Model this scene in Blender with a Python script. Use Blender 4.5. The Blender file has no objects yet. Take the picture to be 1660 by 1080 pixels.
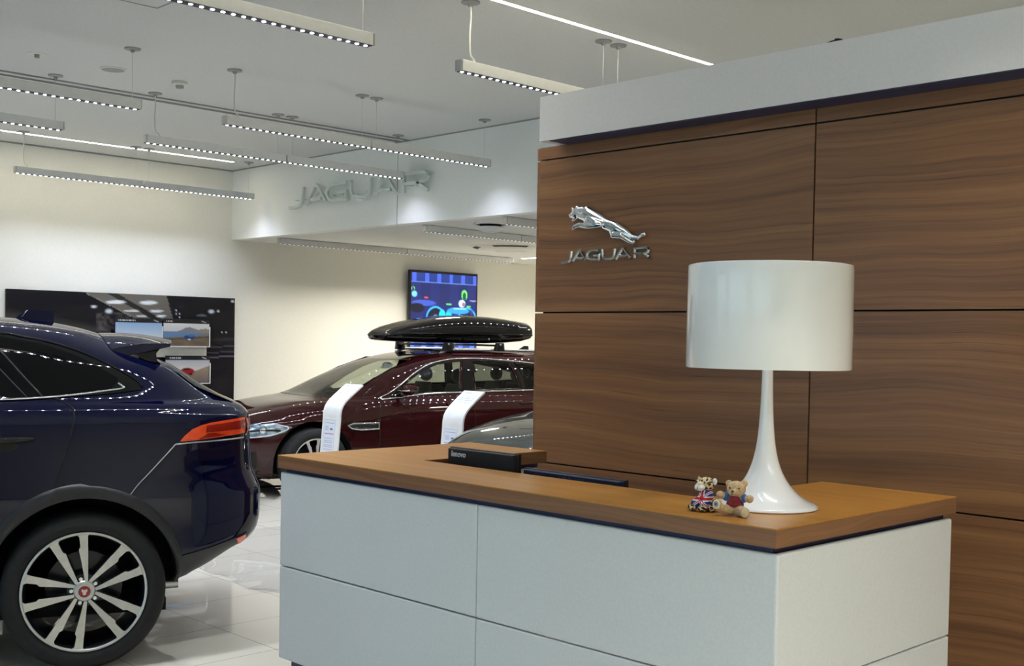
import bpy, bmesh, math, random
import numpy as np
from mathutils import Vector, Matrix
from mathutils.bvhtree import BVHTree
from mathutils.geometry import delaunay_2d_cdt
from mathutils.interpolate import poly_3d_calc

SC = bpy.context.scene
COL = SC.collection
PI = math.pi
random.seed(7)

# ------------------------------------------------------------------ camera
FPX, CXP, CYP = 1886.143, 830.0, 601.676
ROLL, PITCH, YAW = -0.01793839, 0.02649244, 0.79549313
CAM = Vector((0, 0, 1.6))


def cam_axes():
    cy, sy = math.cos(YAW), math.sin(YAW)
    fw = np.array([-sy, cy, 0]); rt = np.array([cy, sy, 0]); up = np.array([0, 0, 1.0])
    cp, sp = math.cos(PITCH), math.sin(PITCH)
    f2 = cp * fw - sp * up
    d2 = -(cp * up + sp * fw)
    cr, sr = math.cos(ROLL), math.sin(ROLL)
    return cr * rt + sr * d2, -sr * rt + cr * d2, f2


cx_, cy_, cf_ = cam_axes()
cd = bpy.data.cameras.new('camera')
cam = bpy.data.objects.new('camera', cd)
COL.objects.link(cam)
mw = Matrix.Identity(4)
for i in range(3):
    mw[i][0] = cx_[i]; mw[i][1] = -cy_[i]; mw[i][2] = -cf_[i]; mw[i][3] = CAM[i]
cam.matrix_world = mw
cd.sensor_fit = 'HORIZONTAL'
cd.sensor_width = 36
cd.lens = FPX / 1660 * 36
cd.shift_y = (CYP - 540) / 1660
cd.clip_start = 0.05
SC.camera = cam

# ------------------------------------------------------------------ exposure
SC.view_settings.view_transform = 'Standard'
SC.view_settings.look = 'None'
SC.view_settings.exposure = 0.0
SC.view_settings.gamma = 1.0
SC.view_settings.use_curve_mapping = False
SC.cycles.sample_clamp_indirect = 6.0
SC.cycles.max_bounces = 9
SC.cycles.caustics_reflective = False
SC.cycles.caustics_refractive = False

# ------------------------------------------------------------------ world: overcast daylight outside the shop windows
world = bpy.data.worlds.new('daylight')
SC.world = world
world.use_nodes = True
bg = world.node_tree.nodes['Background']

# ------------------------------------------------------------------ room dimensions
XB, YB, ZC, ZL = -12.545, 7.48, 3.6, 2.76      # back wall, bulkhead, ceiling, lower ceiling
YF, YE, XR = -5.6, 16.0, 6.0                   # shop window side, far end, right side
ZBAR = 3.246                                   # top of the hanging light bars
DW = 4.93                                      # front of the wood wall


def srgb(r, g, b):
    f = lambda c: c / 12.92 if c <= 0.04045 else ((c + 0.055) / 1.055) ** 2.4
    return (f(r / 255), f(g / 255), f(b / 255), 1.0)


def area_light(name, loc, sx, sy, power, color, spread=PI, rot=(0, 0, 0), parent=None, portal=False):
    l = bpy.data.lights.new(name, 'AREA')
    l.shape = 'RECTANGLE'; l.size = sx; l.size_y = sy; l.energy = power
    l.color = color; l.spread = spread
    o = bpy.data.objects.new(name, l)
    COL.objects.link(o)
    o.location = loc; o.rotation_euler = rot
    if portal:
        l.cycles.is_portal = True
    if parent is not None:
        o.parent = parent
    return o


# colour and power of each family of lamps
LG = {'win': ((0.49, 0.78, 1.0), 1.48), 'behind': ((0.35, 0.6, 1.0), 4.0), 'bars': ((0.79, 0.84, 1.0), 30.0), 'right': ((0.98, 1.0, 0.95), 66.0),
      'strip': ((1.0, 0.93, 0.55), 12.5), 'recess': ((1.0, 0.94, 0.82), 63.0), 'glow': ((1, 1, 1), 1.8)}
bg.inputs[0].default_value = (*LG['win'][0], 1)
bg.inputs[1].default_value = LG['win'][1]
BAR_SPREAD = math.radians(128)
for xc in (-9.4, -4.0, 1.6):
    area_light('window_daylight', (xc, YF + 0.02, 1.75), 4.6, 3.1, 60, (1, 1, 1), rot=(-PI / 2, 0, 0), portal=True)
# light bars of the same rows that hang outside the picture (only their light is built)
for x in (-11.83, -9.06, -7.8, -5.16, -2.5):
    for y0 in (-5.0, -2.27, 1.15):
        if y0 == 1.15 and x in (-9.06, -7.8, -5.16):
            continue
        area_light('unseen_bar_light', (x, y0 + 1.36, ZBAR - 0.07), 0.03, 2.72, LG['behind'][1], LG['behind'][0], BAR_SPREAD)
for x in (0.6, 3.2):  # added lamps right of the view, brightening surfaces turned that way
    for y0 in (-2.27, 1.15, 4.57):
        if y0 > 4: 
            area_light('unseen_bar_light', (x, 5.9, ZBAR - 0.07), 0.03, 1.2, LG['right'][1] * 0.5, LG['right'][0], BAR_SPREAD)
        else:
            area_light('unseen_bar_light', (x, y0 + 1.36, ZBAR - 0.07), 0.03, 2.72, LG['right'][1], LG['right'][0], BAR_SPREAD)
area_light('unseen_bar_light', (-2.05, 3.75, ZBAR - 0.07), 0.03, 1.3, 6.5, (1.0, 0.95, 0.88), math.radians(105))  # added unseen lamp to brighten the worktop corner and lamp base
# the light of the glowing ceiling strips
area_light('strip_light', (-11.907, 3.85, ZC - 0.012), 0.04, 6.4, LG['strip'][1], LG['strip'][0])
area_light('strip_light', (-5.017, 3.75, ZC - 0.012), 0.035, 6.2, LG['strip'][1], LG['strip'][0])
# added unseen warm lights behind the wood wall and under the low ceiling
for x, y in ((-10.9, 9.6), (-10.9, 12.6), (-8.3, 11.5), (-5.5, 9.5), (-5.5, 12.5), (-2.0, 9.5)):
    area_light('warm_fill_light', (x, y, ZL - 0.03), 0.3, 0.3, LG['recess'][1], LG['recess'][0], math.radians(150))
NEUT = LG['bars'][0]; WARM = LG['recess'][0]; BARW = LG['bars'][1]

# ------------------------------------------------------------------ materials
MATS = {}


def mat(name, col, rough=0.5, metal=0.0, coat=0.0, coat_rough=0.03, emit=None, estr=0.0, spec=0.5, alpha=1.0, trans=0.0, ior=1.45):
    m = bpy.data.materials.new(name)
    m.use_nodes = True
    b = m.node_tree.nodes['Principled BSDF']
    b.inputs['Base Color'].default_value = col
    b.inputs['Roughness'].default_value = rough
    b.inputs['Metallic'].default_value = metal
    b.inputs['Coat Weight'].default_value = coat
    b.inputs['Coat Roughness'].default_value = coat_rough
    b.inputs['Specular IOR Level'].default_value = spec
    b.inputs['Alpha'].default_value = alpha
    b.inputs['Transmission Weight'].default_value = trans
    b.inputs['IOR'].default_value = ior
    if emit:
        b.inputs['Emission Color'].default_value = emit
        b.inputs['Emission Strength'].default_value = estr
    MATS[name] = m
    return m


def nd(m, t, **kw):
    n = m.node_tree.nodes.new(t)
    for k, v in kw.items():
        setattr(n, k, v)
    return n


def lk(m, a, b):
    m.node_tree.links.new(a, b)


def pb(m):
    return m.node_tree.nodes['Principled BSDF']


def noisy(m, scale, c1, c2, bump=0.0, detail=4.0, lo=0.35, hi=0.65):
    """procedural variation of the base colour between two tones and a fine bump"""
    tc = nd(m, 'ShaderNodeTexCoord')
    n = nd(m, 'ShaderNodeTexNoise')
    n.inputs['Scale'].default_value = scale
    n.inputs['Detail'].default_value = detail
    lk(m, tc.outputs['Object'], n.inputs['Vector'])
    r = nd(m, 'ShaderNodeValToRGB')
    r.color_ramp.elements[0].position = lo; r.color_ramp.elements[0].color = c1
    r.color_ramp.elements[1].position = hi; r.color_ramp.elements[1].color = c2
    lk(m, n.outputs['Fac'], r.inputs['Fac'])
    lk(m, r.outputs['Color'], pb(m).inputs['Base Color'])
    if bump:
        bp = nd(m, 'ShaderNodeBump')
        bp.inputs['Strength'].default_value = bump
        bp.inputs['Distance'].default_value = 0.002
        lk(m, n.outputs['Fac'], bp.inputs['Height'])
        lk(m, bp.outputs['Normal'], pb(m).inputs['Normal'])
    return m


def wood(name, dark, mid, light, rough=0.3, zs=7.0, coat=0.0, linec=None, spec=0.5, face='wall'):
    """long gently waving grain running along X; the grain never closes on itself"""
    m = mat(name, mid, rough, coat=coat, coat_rough=0.12, spec=spec)
    V = lambda op: nd(m, 'ShaderNodeVectorMath', operation=op)

    def M(op, a, b):
        n = nd(m, 'ShaderNodeMath', operation=op)
        for k, q in enumerate((a, b)):
            if isinstance(q, (int, float)): n.inputs[k].default_value = q
            else: lk(m, q, n.inputs[k])
        return n.outputs[0]

    def noise(vec, sc, detail=2.0, rough_=0.5):
        mp = nd(m, 'ShaderNodeMapping'); mp.inputs['Scale'].default_value = sc
        lk(m, vec, mp.inputs['Vector'])
        n = nd(m, 'ShaderNodeTexNoise'); n.inputs['Scale'].default_value = 1.0; n.inputs['Detail'].default_value = detail; n.inputs['Roughness'].default_value = rough_
        lk(m, mp.outputs[0], n.inputs['Vector'])
        return n.outputs['Fac']
    tc = nd(m, 'ShaderNodeTexCoord'); oi = nd(m, 'ShaderNodeObjectInfo')
    off = V('SCALE'); off.inputs[0].default_value = (13.0, 7.0, 5.0); lk(m, oi.outputs['Random'], off.inputs['Scale'])
    add = V('ADD'); lk(m, tc.outputs['Object'], add.inputs[0]); lk(m, off.outputs[0], add.inputs[1])
    P = add.outputs[0]
    sp = nd(m, 'ShaderNodeSeparateXYZ'); lk(m, P, sp.inputs[0])
    across = sp.outputs['Y'] if face == 'top' else sp.outputs['Z']
    along = M('ADD', sp.outputs['X'], sp.outputs['Y']) if face == 'edge' else sp.outputs['X']
    w1 = noise(P, (0.9, 1.5, 1.5), 1.0)
    w2 = noise(P, (3.2, 4.0, 4.0), 1.0)
    t = M('ADD', M('ADD', across, M('MULTIPLY', M('SUBTRACT', w1, 0.5), 0.15)), M('MULTIPLY', M('SUBTRACT', w2, 0.5), 0.016))
    cb = nd(m, 'ShaderNodeCombineXYZ'); lk(m, M('MULTIPLY', along, 0.22), cb.inputs['X']); lk(m, M('MULTIPLY', t, zs), cb.inputs['Z'])
    n1 = noise(cb.outputs[0], (1, 1, 1), 5.0, 0.62)
    r1 = nd(m, 'ShaderNodeValToRGB'); e = r1.color_ramp.elements
    e[0].position = 0.24; e[0].color = dark; e[1].position = 0.78; e[1].color = light
    k = e.new(0.5); k.color = mid
    lk(m, n1, r1.inputs['Fac'])
    # fine fibres
    cb2 = nd(m, 'ShaderNodeCombineXYZ'); lk(m, M('MULTIPLY', along, 3.0), cb2.inputs['X']); lk(m, M('MULTIPLY', t, 210.0), cb2.inputs['Z'])
    n2 = noise(cb2.outputs[0], (1, 1, 1), 2.0)
    r2 = nd(m, 'ShaderNodeMapRange'); r2.inputs['From Min'].default_value = 0.3; r2.inputs['From Max'].default_value = 0.7
    r2.inputs['To Min'].default_value = 0.90; r2.inputs['To Max'].default_value = 1.08
    lk(m, n2, r2.inputs['Value'])
    # a few sharp dark growth lines that fade in and out along the grain
    fr = nd(m, 'ShaderNodeMath', operation='FRACT'); lk(m, M('ADD', M('MULTIPLY', t, zs * 1.9), M('MULTIPLY', n1, 1.3)), fr.inputs[0])
    r3 = nd(m, 'ShaderNodeValToRGB'); e = r3.color_ramp.elements
    lc = linec or 0.50
    e[0].position = 0.0; e[0].color = (lc, lc, lc, 1); e[1].position = 1.0; e[1].color = (0.97, 0.97, 0.97, 1)
    k = e.new(0.035); k.color = (0.86, 0.86, 0.86, 1); k = e.new(0.16); k.color = (1, 1, 1, 1)
    lk(m, fr.outputs[0], r3.inputs['Fac'])
    fade = nd(m, 'ShaderNodeMapRange'); fade.inputs['From Min'].default_value = 0.40; fade.inputs['From Max'].default_value = 0.54
    lk(m, noise(P, (0.8, 2.3, 5.0), 1.0), fade.inputs['Value'])
    mx = nd(m, 'ShaderNodeMixRGB', blend_type='MULTIPLY'); lk(m, fade.outputs[0], mx.inputs['Fac'])
    lk(m, r1.outputs['Color'], mx.inputs[1]); lk(m, r3.outputs['Color'], mx.inputs[2])
    mx2 = nd(m, 'ShaderNodeMixRGB', blend_type='MULTIPLY'); mx2.inputs['Fac'].default_value = 1.0
    lk(m, mx.outputs[0], mx2.inputs[1]); lk(m, r2.outputs[0], mx2.inputs[2])
    lk(m, mx2.outputs[0], pb(m).inputs['Base Color'])
    return m


wall_paint = noisy(mat('wall_paint', srgb(234, 234, 226), 0.75), 60, srgb(233, 233, 225), srgb(237, 237, 230), 0.05)
bulk_paint = noisy(mat('bulkhead_paint', srgb(234, 236, 232), 0.7), 60, srgb(233, 235, 231), srgb(237, 239, 235), 0.05)
ceil_paint = noisy(mat('ceiling_paint', srgb(211, 214, 215), 0.8), 40, srgb(209, 212, 213), srgb(214, 217, 218), 0.04)
fascia_paint = noisy(mat('fascia_paint', srgb(224, 223, 226), 0.6), 60, srgb(222, 221, 224), srgb(226, 225, 228), 0.04)
dark_gap = noisy(mat('shadow_gap_laminate', srgb(42, 48, 82), 0.4), 20, srgb(40, 46, 79), srgb(45, 51, 86))
black_seam = noisy(mat('black_backing', srgb(20, 17, 15), 0.8), 20, srgb(18, 15, 13), srgb(24, 20, 18))
walnut = wood('walnut_laminate', srgb(94, 65, 48), srgb(132, 93, 62), srgb(162, 117, 76), 0.33, zs=15.0, linec=0.36)
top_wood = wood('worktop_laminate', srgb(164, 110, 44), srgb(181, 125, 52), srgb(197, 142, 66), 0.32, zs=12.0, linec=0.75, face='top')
edge_wood = wood('shaded_edge_laminate', srgb(110, 76, 52), srgb(128, 91, 64), srgb(148, 107, 76), 0.42, zs=30.0, linec=0.7, face='edge')  # worktop wood with the dimmer light on its front edge put into the colour
desk_white = noisy(mat('white_desk_panel', srgb(214, 217, 218), 0.42), 90, srgb(212, 215, 216), srgb(217, 220, 221), 0.06)
white_gloss = noisy(mat('white_lacquer', srgb(240, 241, 241), 0.2, coat=1.0, coat_rough=0.02), 5, srgb(239, 240, 240), srgb(242, 243, 243))
chrome = noisy(mat('chrome', (0.82, 0.84, 0.86, 1), 0.05, 1.0), 4, (0.80, 0.82, 0.84, 1), (0.84, 0.86, 0.88, 1))
satin = noisy(mat('satin_aluminium', srgb(196, 198, 198), 0.32, 1.0), 8, srgb(192, 194, 194), srgb(200, 202, 202))
bar_body = noisy(mat('light_bar_housing', srgb(226, 228, 228), 0.5), 20, srgb(224, 226, 226), srgb(229, 231, 231))
bar_under = noisy(mat('light_bar_louvre', srgb(36, 38, 70), 0.5), 20, srgb(34, 36, 66), srgb(40, 42, 76))
rose_grey = noisy(mat('ceiling_rose_grey', srgb(150, 152, 152), 0.5), 20, srgb(148, 150, 150), srgb(154, 156, 156))
cable_mat = noisy(mat('white_cable', srgb(214, 214, 208), 0.5), 30, srgb(212, 212, 206), srgb(217, 217, 211))
led_on = mat('led_lens_lit', (1, 1, 1, 1), 0.4, emit=(0.95, 0.97, 1.0, 1), estr=14.0 * LG['glow'][1])
led_dim = mat('led_lens_dim', (1, 1, 1, 1), 0.4, emit=(0.95, 0.97, 1.0, 1), estr=0.9 * LG['glow'][1])
strip_on = mat('strip_lamp_lit', (1, 1, 1, 1), 0.4, emit=(1.0, 0.90, 0.93, 1), estr=7.0 * LG['glow'][1])
black_plastic = noisy(mat('black_plastic', srgb(26, 26, 29), 0.4), 60, srgb(24, 24, 27), srgb(29, 29, 32), 0.05)
black_gloss = noisy(mat('black_gloss', srgb(6, 6, 8), 0.3, coat=0.9, coat_rough=0.02, spec=0.0), 6, srgb(7, 7, 9), srgb(10, 10, 12))
rubber = noisy(mat('tyre_rubber', srgb(25, 25, 25), 0.75), 30, srgb(22, 22, 22), srgb(28, 28, 28), 0.2)
trim_grey = noisy(mat('grey_body_cladding', srgb(34, 34, 36), 0.4), 40, srgb(32, 32, 34), srgb(37, 37, 39), 0.05)
navy_paint = noisy(mat('navy_car_paint', srgb(5, 8, 39), 0.4, 0.0, coat=0.75, coat_rough=0.02, spec=0.0), 3, srgb(4, 7, 36), srgb(6, 9, 42))
maroon_paint = noisy(mat('maroon_car_paint', srgb(46, 14, 14), 0.4, 0.0, coat=0.9, coat_rough=0.02, spec=0.0), 3, srgb(44, 13, 13), srgb(49, 15, 16))
green_paint = noisy(mat('grey_green_car_paint', srgb(46, 52, 48), 0.35, 0.3, coat=0.9, coat_rough=0.02, spec=0.0), 3, srgb(44, 50, 46), srgb(49, 55, 51))
dark_glass = noisy(mat('privacy_glass', srgb(6, 6, 7), 0.02, spec=0.28), 4, srgb(6, 6, 7), srgb(9, 9, 10))
line_black = noisy(mat('shut_line_black', srgb(8, 8, 9), 0.7), 8, srgb(7, 7, 8), srgb(10, 10, 11))
tail_red = noisy(mat('tail_lens_red', srgb(150, 16, 10), 0.12, coat=1.0), 30, srgb(140, 12, 8), srgb(165, 22, 14))
tail_bright = noisy(mat('tail_lens_bright', srgb(255, 84, 36), 0.15, coat=1.0), 30, srgb(252, 76, 30), srgb(255, 94, 44))
rim_silver = noisy(mat('machined_alloy', srgb(205, 203, 200), 0.32, 0.85), 30, srgb(200, 198, 195), srgb(210, 208, 205))
rim_dark = noisy(mat('dark_alloy', srgb(30, 32, 38), 0.28, 0.6, coat=0.5), 12, srgb(28, 30, 36), srgb(33, 35, 41))
liner = noisy(mat('wheel_arch_liner', srgb(14, 14, 15), 0.9), 30, srgb(12, 12, 13), srgb(17, 17, 18))
cap_red = noisy(mat('centre_cap_red', srgb(150, 20, 26), 0.3, coat=0.6), 30, srgb(145, 18, 24), srgb(156, 23, 29))
seat_grey = noisy(mat('seat_leather', srgb(92, 88, 86), 0.55), 40, srgb(88, 84, 82), srgb(97, 93, 91), 0.1)
cabin_dark = noisy(mat('cabin_plastic', srgb(34, 32, 32), 0.6), 40, srgb(32, 30, 30), srgb(37, 35, 35), 0.1)
sign_white = noisy(mat('sign_letter_white', srgb(206, 216, 210), 0.45), 20, srgb(204, 214, 208), srgb(209, 219, 213))
paper = noisy(mat('white_paper', srgb(232, 236, 240), 0.6), 40, srgb(230, 234, 238), srgb(234, 238, 242))
stand_white = noisy(mat('white_info_stand', srgb(232, 235, 234), 0.3), 20, srgb(230, 233, 232), srgb(235, 238, 237))
monitor_blue = noisy(mat('monitor_back_dark', srgb(22, 32, 56), 0.4), 30, srgb(21, 31, 54), srgb(24, 34, 59))
text_white = noisy(mat('printed_white', srgb(200, 205, 210), 0.5), 20, srgb(196, 201, 206), srgb(204, 209, 214))
text_dark = noisy(mat('printed_dark', srgb(58, 70, 96), 0.5), 20, srgb(56, 68, 94), srgb(61, 73, 99))
acrylic = mat('clear_acrylic', (0.96, 0.98, 1, 1), 0.05, alpha=0.22)


def glass_mat(name, tint, ior=1.45):
    m = bpy.data.materials.new(name); m.use_nodes = True
    nt = m.node_tree
    for n in list(nt.nodes):
        nt.nodes.remove(n)
    out = nt.nodes.new('ShaderNodeOutputMaterial')
    t = nt.nodes.new('ShaderNodeBsdfTransparent'); t.inputs[0].default_value = tint
    g = nt.nodes.new('ShaderNodeBsdfGlossy'); g.inputs['Roughness'].default_value = 0.02
    f = nt.nodes.new('ShaderNodeFresnel'); f.inputs['IOR'].default_value = ior
    mx = nt.nodes.new('ShaderNodeMixShader')
    nt.links.new(f.outputs[0], mx.inputs[0]); nt.links.new(t.outputs[0], mx.inputs[1]); nt.links.new(g.outputs[0], mx.inputs[2])
    nt.links.new(mx.outputs[0], out.inputs[0])
    return m


car_glass = glass_mat('car_window_glass', (0.62, 0.66, 0.60, 1))
rear_glass = glass_mat('car_tinted_glass', (0.30, 0.32, 0.30, 1))
shop_glass = glass_mat('shop_window_glass', (0.95, 0.97, 0.97, 1))
head_glass = noisy(mat('headlamp_glass', srgb(150, 172, 186), 0.14, 0.6, coat=1.0), 22, srgb(96, 116, 130), srgb(190, 208, 220))


def tile_material():
    m = mat('cream_floor_tiles', srgb(216, 211, 196), 0.016, spec=0.55)
    tc = nd(m, 'ShaderNodeTexCoord')
    sp = nd(m, 'ShaderNodeSeparateXYZ'); lk(m, tc.outputs['Object'], sp.inputs[0])

    def grid(out, size, o):
        a = nd(m, 'ShaderNodeMath', operation='SUBTRACT'); lk(m, out, a.inputs[0]); a.inputs[1].default_value = o
        d = nd(m, 'ShaderNodeMath', operation='DIVIDE'); lk(m, a.outputs[0], d.inputs[0]); d.inputs[1].default_value = size
        f = nd(m, 'ShaderNodeMath', operation='FRACT'); lk(m, d.outputs[0], f.inputs[0])
        s = nd(m, 'ShaderNodeMath', operation='SUBTRACT'); s.inputs[0].default_value = 0.5; lk(m, f.outputs[0], s.inputs[1])
        b = nd(m, 'ShaderNodeMath', operation='ABSOLUTE'); lk(m, s.outputs[0], b.inputs[0])
        g = nd(m, 'ShaderNodeMath', operation='GREATER_THAN'); lk(m, b.outputs[0], g.inputs[0]); g.inputs[1].default_value = 0.5 - 0.0022 / size
        fl = nd(m, 'ShaderNodeMath', operation='FLOOR'); lk(m, d.outputs[0], fl.inputs[0])
        return g.outputs[0], fl.outputs[0]
    gx, fx = grid(sp.outputs['X'], 0.59, -5.63)
    gy, fy = grid(sp.outputs['Y'], 0.68, 3.29)
    mxm = nd(m, 'ShaderNodeMath', operation='MAXIMUM'); lk(m, gx, mxm.inputs[0]); lk(m, gy, mxm.inputs[1])
    cb = nd(m, 'ShaderNodeCombineXYZ'); lk(m, fx, cb.inputs[0]); lk(m, fy, cb.inputs[1])
    wn = nd(m, 'ShaderNodeTexWhiteNoise'); lk(m, cb.outputs[0], wn.inputs['Vector'])
    r = nd(m, 'ShaderNodeValToRGB')
    r.color_ramp.elements[0].color = srgb(222, 217, 201); r.color_ramp.elements[1].color = srgb(227, 222, 207)
    lk(m, wn.outputs['Value'], r.inputs['Fac'])
    mx = nd(m, 'ShaderNodeMixRGB'); lk(m, mxm.outputs[0], mx.inputs['Fac']); lk(m, r.outputs['Color'], mx.inputs[1]); mx.inputs[2].default_value = srgb(140, 133, 118)
    lk(m, mx.outputs[0], pb(m).inputs['Base Color'])
    return m


floor_tiles = tile_material()

# ------------------------------------------------------------------ mesh builder


class MB:
    def __init__(s):
        s.v = []; s.f = []; s.mi = []; s.sm = []; s.cur = 0; s.smooth = False

    def add(s, vs, fs):
        o = len(s.v)
        s.v += [tuple(p) for p in vs]
        for f in fs:
            s.f.append([i + o for i in f]); s.mi.append(s.cur); s.sm.append(s.smooth)
        return s

    def box(s, x0, x1, y0, y1, z0, z1):
        return s.add([(x0, y0, z0), (x1, y0, z0), (x1, y1, z0), (x0, y1, z0), (x0, y0, z1), (x1, y0, z1), (x1, y1, z1), (x0, y1, z1)],
                     [(0, 3, 2, 1), (4, 5, 6, 7), (0, 1, 5, 4), (1, 2, 6, 5), (2, 3, 7, 6), (3, 0, 4, 7)])

    def rings(s, rings, cap=True, closed=True):
        """rings: list of loops with equal counts"""
        n = len(rings[0]); vs = [p for r in rings for p in r]; fs = []
        for k in range(len(rings) - 1):
            for i in range(n if closed else n - 1):
                j = (i + 1) % n
                fs.append((k * n + i, k * n + j, (k + 1) * n + j, (k + 1) * n + i))
        if cap and closed:
            fs.append(tuple(range(n - 1, -1, -1)))
            fs.append(tuple((len(rings) - 1) * n + i for i in range(n)))
        return s.add(vs, fs)

    def lathe(s, prof, c=(0, 0, 0), n=48, axis='z', cap=False):
        rings = []
        for r, h in prof:
            ring = []
            for i in range(n):
                a = 2 * PI * i / n
                ca, sa = r * math.cos(a), r * math.sin(a)
                if axis == 'z': p = (c[0] + ca, c[1] + sa, c[2] + h)
                elif axis == 'y': p = (c[0] + sa, c[1] + h, c[2] + ca)
                else: p = (c[0] + h, c[1] + ca, c[2] + sa)
                ring.append(p)
            rings.append(ring)
        return s.rings(rings, cap)

    def tube(s, pts, r, n=8, cap=True, closed=False, flat=None):
        P = [Vector(p) for p in pts]
        rings = []
        up = Vector((0, 0, 1)); m = len(P)
        prev = None
        for i, p in enumerate(P):
            a = P[(i - 1) % m] if (closed or i > 0) else p
            b = P[(i + 1) % m] if (closed or i < m - 1) else p
            t = (b - a)
            if t.length < 1e-9: t = Vector((0, 0, 1))
            t.normalize()
            if prev is None:
                u = t.cross(up)
                if u.length < 0.1: u = t.cross(Vector((1, 0, 0)))
                u.normalize()
            else:
                u = prev - t * prev.dot(t)
                if u.length < 1e-6: u = t.cross(up)
                u.normalize()
            prev = u
            w = t.cross(u)
            rr = r[i] if isinstance(r, (list, tuple)) else r
            rings.append([p + u * (rr * math.cos(2 * PI * k / n)) + w * (rr * math.sin(2 * PI * k / n)) for k in range(n)])
        if closed:
            rings.append(rings[0])
        return s.rings(rings, cap and not closed)

    def prism(s, poly, fn0, fn1):
        """extrude a 2D polygon: fn0/fn1 map (u,v) to 3D for the two faces"""
        n = len(poly)
        vs = [fn0(*p) for p in poly] + [fn1(*p) for p in poly]
        fs = [tuple(range(n)), tuple(range(2 * n - 1, n - 1, -1))]
        fs += [(i, i + n, (i + 1) % n + n, (i + 1) % n) for i in range(n)]
        return s.add(vs, fs)

    def ball(s, c, r, n=14, m=10, sq=None, rot=None):
        rx, ry, rz = r if isinstance(r, (tuple, list)) else (r, r, r)
        rings = []
        for j in range(m + 1):
            t = PI * j / m
            t = min(max(t, 0.02), PI - 0.02)
            ring = []
            for i in range(n):
                a = 2 * PI * i / n
                p = Vector((rx * math.sin(t) * math.cos(a), ry * math.sin(t) * math.sin(a), -rz * math.cos(t)))
                if rot is not None: p = rot @ p
                ring.append((c[0] + p.x, c[1] + p.y, c[2] + p.z))
            rings.append(ring)
        return s.rings(rings, True)

    def build(s, name, mats, parent=None, smooth=None, bevel=0.0, bseg=2, angle=None, loc=None):
        me = bpy.data.meshes.new(name)
        me.from_pydata(s.v, [], s.f)
        if not isinstance(mats, (list, tuple)): mats = [mats]
        for m in mats: me.materials.append(m)
        me.polygons.foreach_set('material_index', s.mi)
        me.polygons.foreach_set('use_smooth', [True] * len(s.f) if smooth else s.sm)
        bm = bmesh.new(); bm.from_mesh(me)
        bmesh.ops.recalc_face_normals(bm, faces=bm.faces)
        bm.to_mesh(me); bm.free()
        if smooth and angle:
            me.set_sharp_from_angle(angle=math.radians(angle))
        me.update()
        o = bpy.data.objects.new(name, me)
        COL.objects.link(o)
        if loc is not None: o.location = loc
        if parent is not None: o.parent = parent
        if bevel:
            md = o.modifiers.new('bevel', 'BEVEL'); md.width = bevel; md.segments = bseg; md.limit_method = 'ANGLE'
            md.harden_normals = False
        return o


def empty(name, loc=(0, 0, 0), rz=0.0):
    o = bpy.data.objects.new(name, None)
    o.empty_display_size = 0.1
    COL.objects.link(o)
    o.location = loc; o.rotation_euler = (0, 0, rz)
    return o


def tag(o, label, cat, group=None, kind=None):
    o['label'] = label; o['category'] = cat
    if group: o['group'] = group
    if kind: o['kind'] = kind
    return o


def struct(o, label=None):
    o['kind'] = 'structure'
    if label: o['label'] = label
    return o


def copy_thing(src, loc=None, rz=None):
    c = src.copy(); COL.objects.link(c)
    if loc is not None: c.location = loc
    if rz is not None: c.rotation_euler = (0, 0, rz)
    for ch in list(src.children):
        if ch.type == 'LIGHT': 
            d = ch.copy(); COL.objects.link(d); d.parent = c; d.matrix_parent_inverse = ch.matrix_parent_inverse
            continue
        p = ch.copy(); COL.objects.link(p); p.parent = c
        for g in list(ch.children):
            q = g.copy(); COL.objects.link(q); q.parent = p
    return c


def bx(name, m, x0, x1, y0, y1, z0, z1, parent=None, bevel=0.0, bseg=2):
    return MB().box(x0, x1, y0, y1, z0, z1).build(name, m, parent, bevel=bevel, bseg=bseg)


def picture(name, w, h, fn, to3d, parent, rough=0.35, emit=0.0):
    """a flat printed or lit picture: a fine grid of coloured points"""
    vs = []; cols = []
    for j in range(h + 1):
        for i in range(w + 1):
            vs.append(to3d(i / w, j / h)); cols.append(fn(i / w, j / h))
    fs = [(j * (w + 1) + i, j * (w + 1) + i + 1, (j + 1) * (w + 1) + i + 1, (j + 1) * (w + 1) + i) for j in range(h) for i in range(w)]
    me = bpy.data.meshes.new(name); me.from_pydata(vs, [], fs)
    ca = me.color_attributes.new('print', 'FLOAT_COLOR', 'POINT')
    buf = np.ones((len(vs), 4), dtype=np.float32)
    c = np.array(cols, dtype=np.float64)[:, :3] / 255.0
    buf[:, :3] = np.where(c <= 0.04045, c / 12.92, ((np.clip(c, 0, 1) + 0.055) / 1.055) ** 2.4)
    ca.data.foreach_set('color', buf.ravel())
    m = mat(name + '_ink', (1, 1, 1, 1), rough)
    a = nd(m, 'ShaderNodeVertexColor'); a.layer_name = 'print'
    if emit is not None and emit > -1 and emit != 0.0:
        pb(m).inputs['Base Color'].default_value = (0.01, 0.01, 0.01, 1)
        lk(m, a.outputs['Color'], pb(m).inputs['Emission Color'])
        pb(m).inputs['Emission Strength'].default_value = emit
    else:
        lk(m, a.outputs['Color'], pb(m).inputs['Base Color'])
    me.materials.append(m)
    o = bpy.data.objects.new(name, me); COL.objects.link(o)
    if parent is not None: o.parent = parent
    return o


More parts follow.
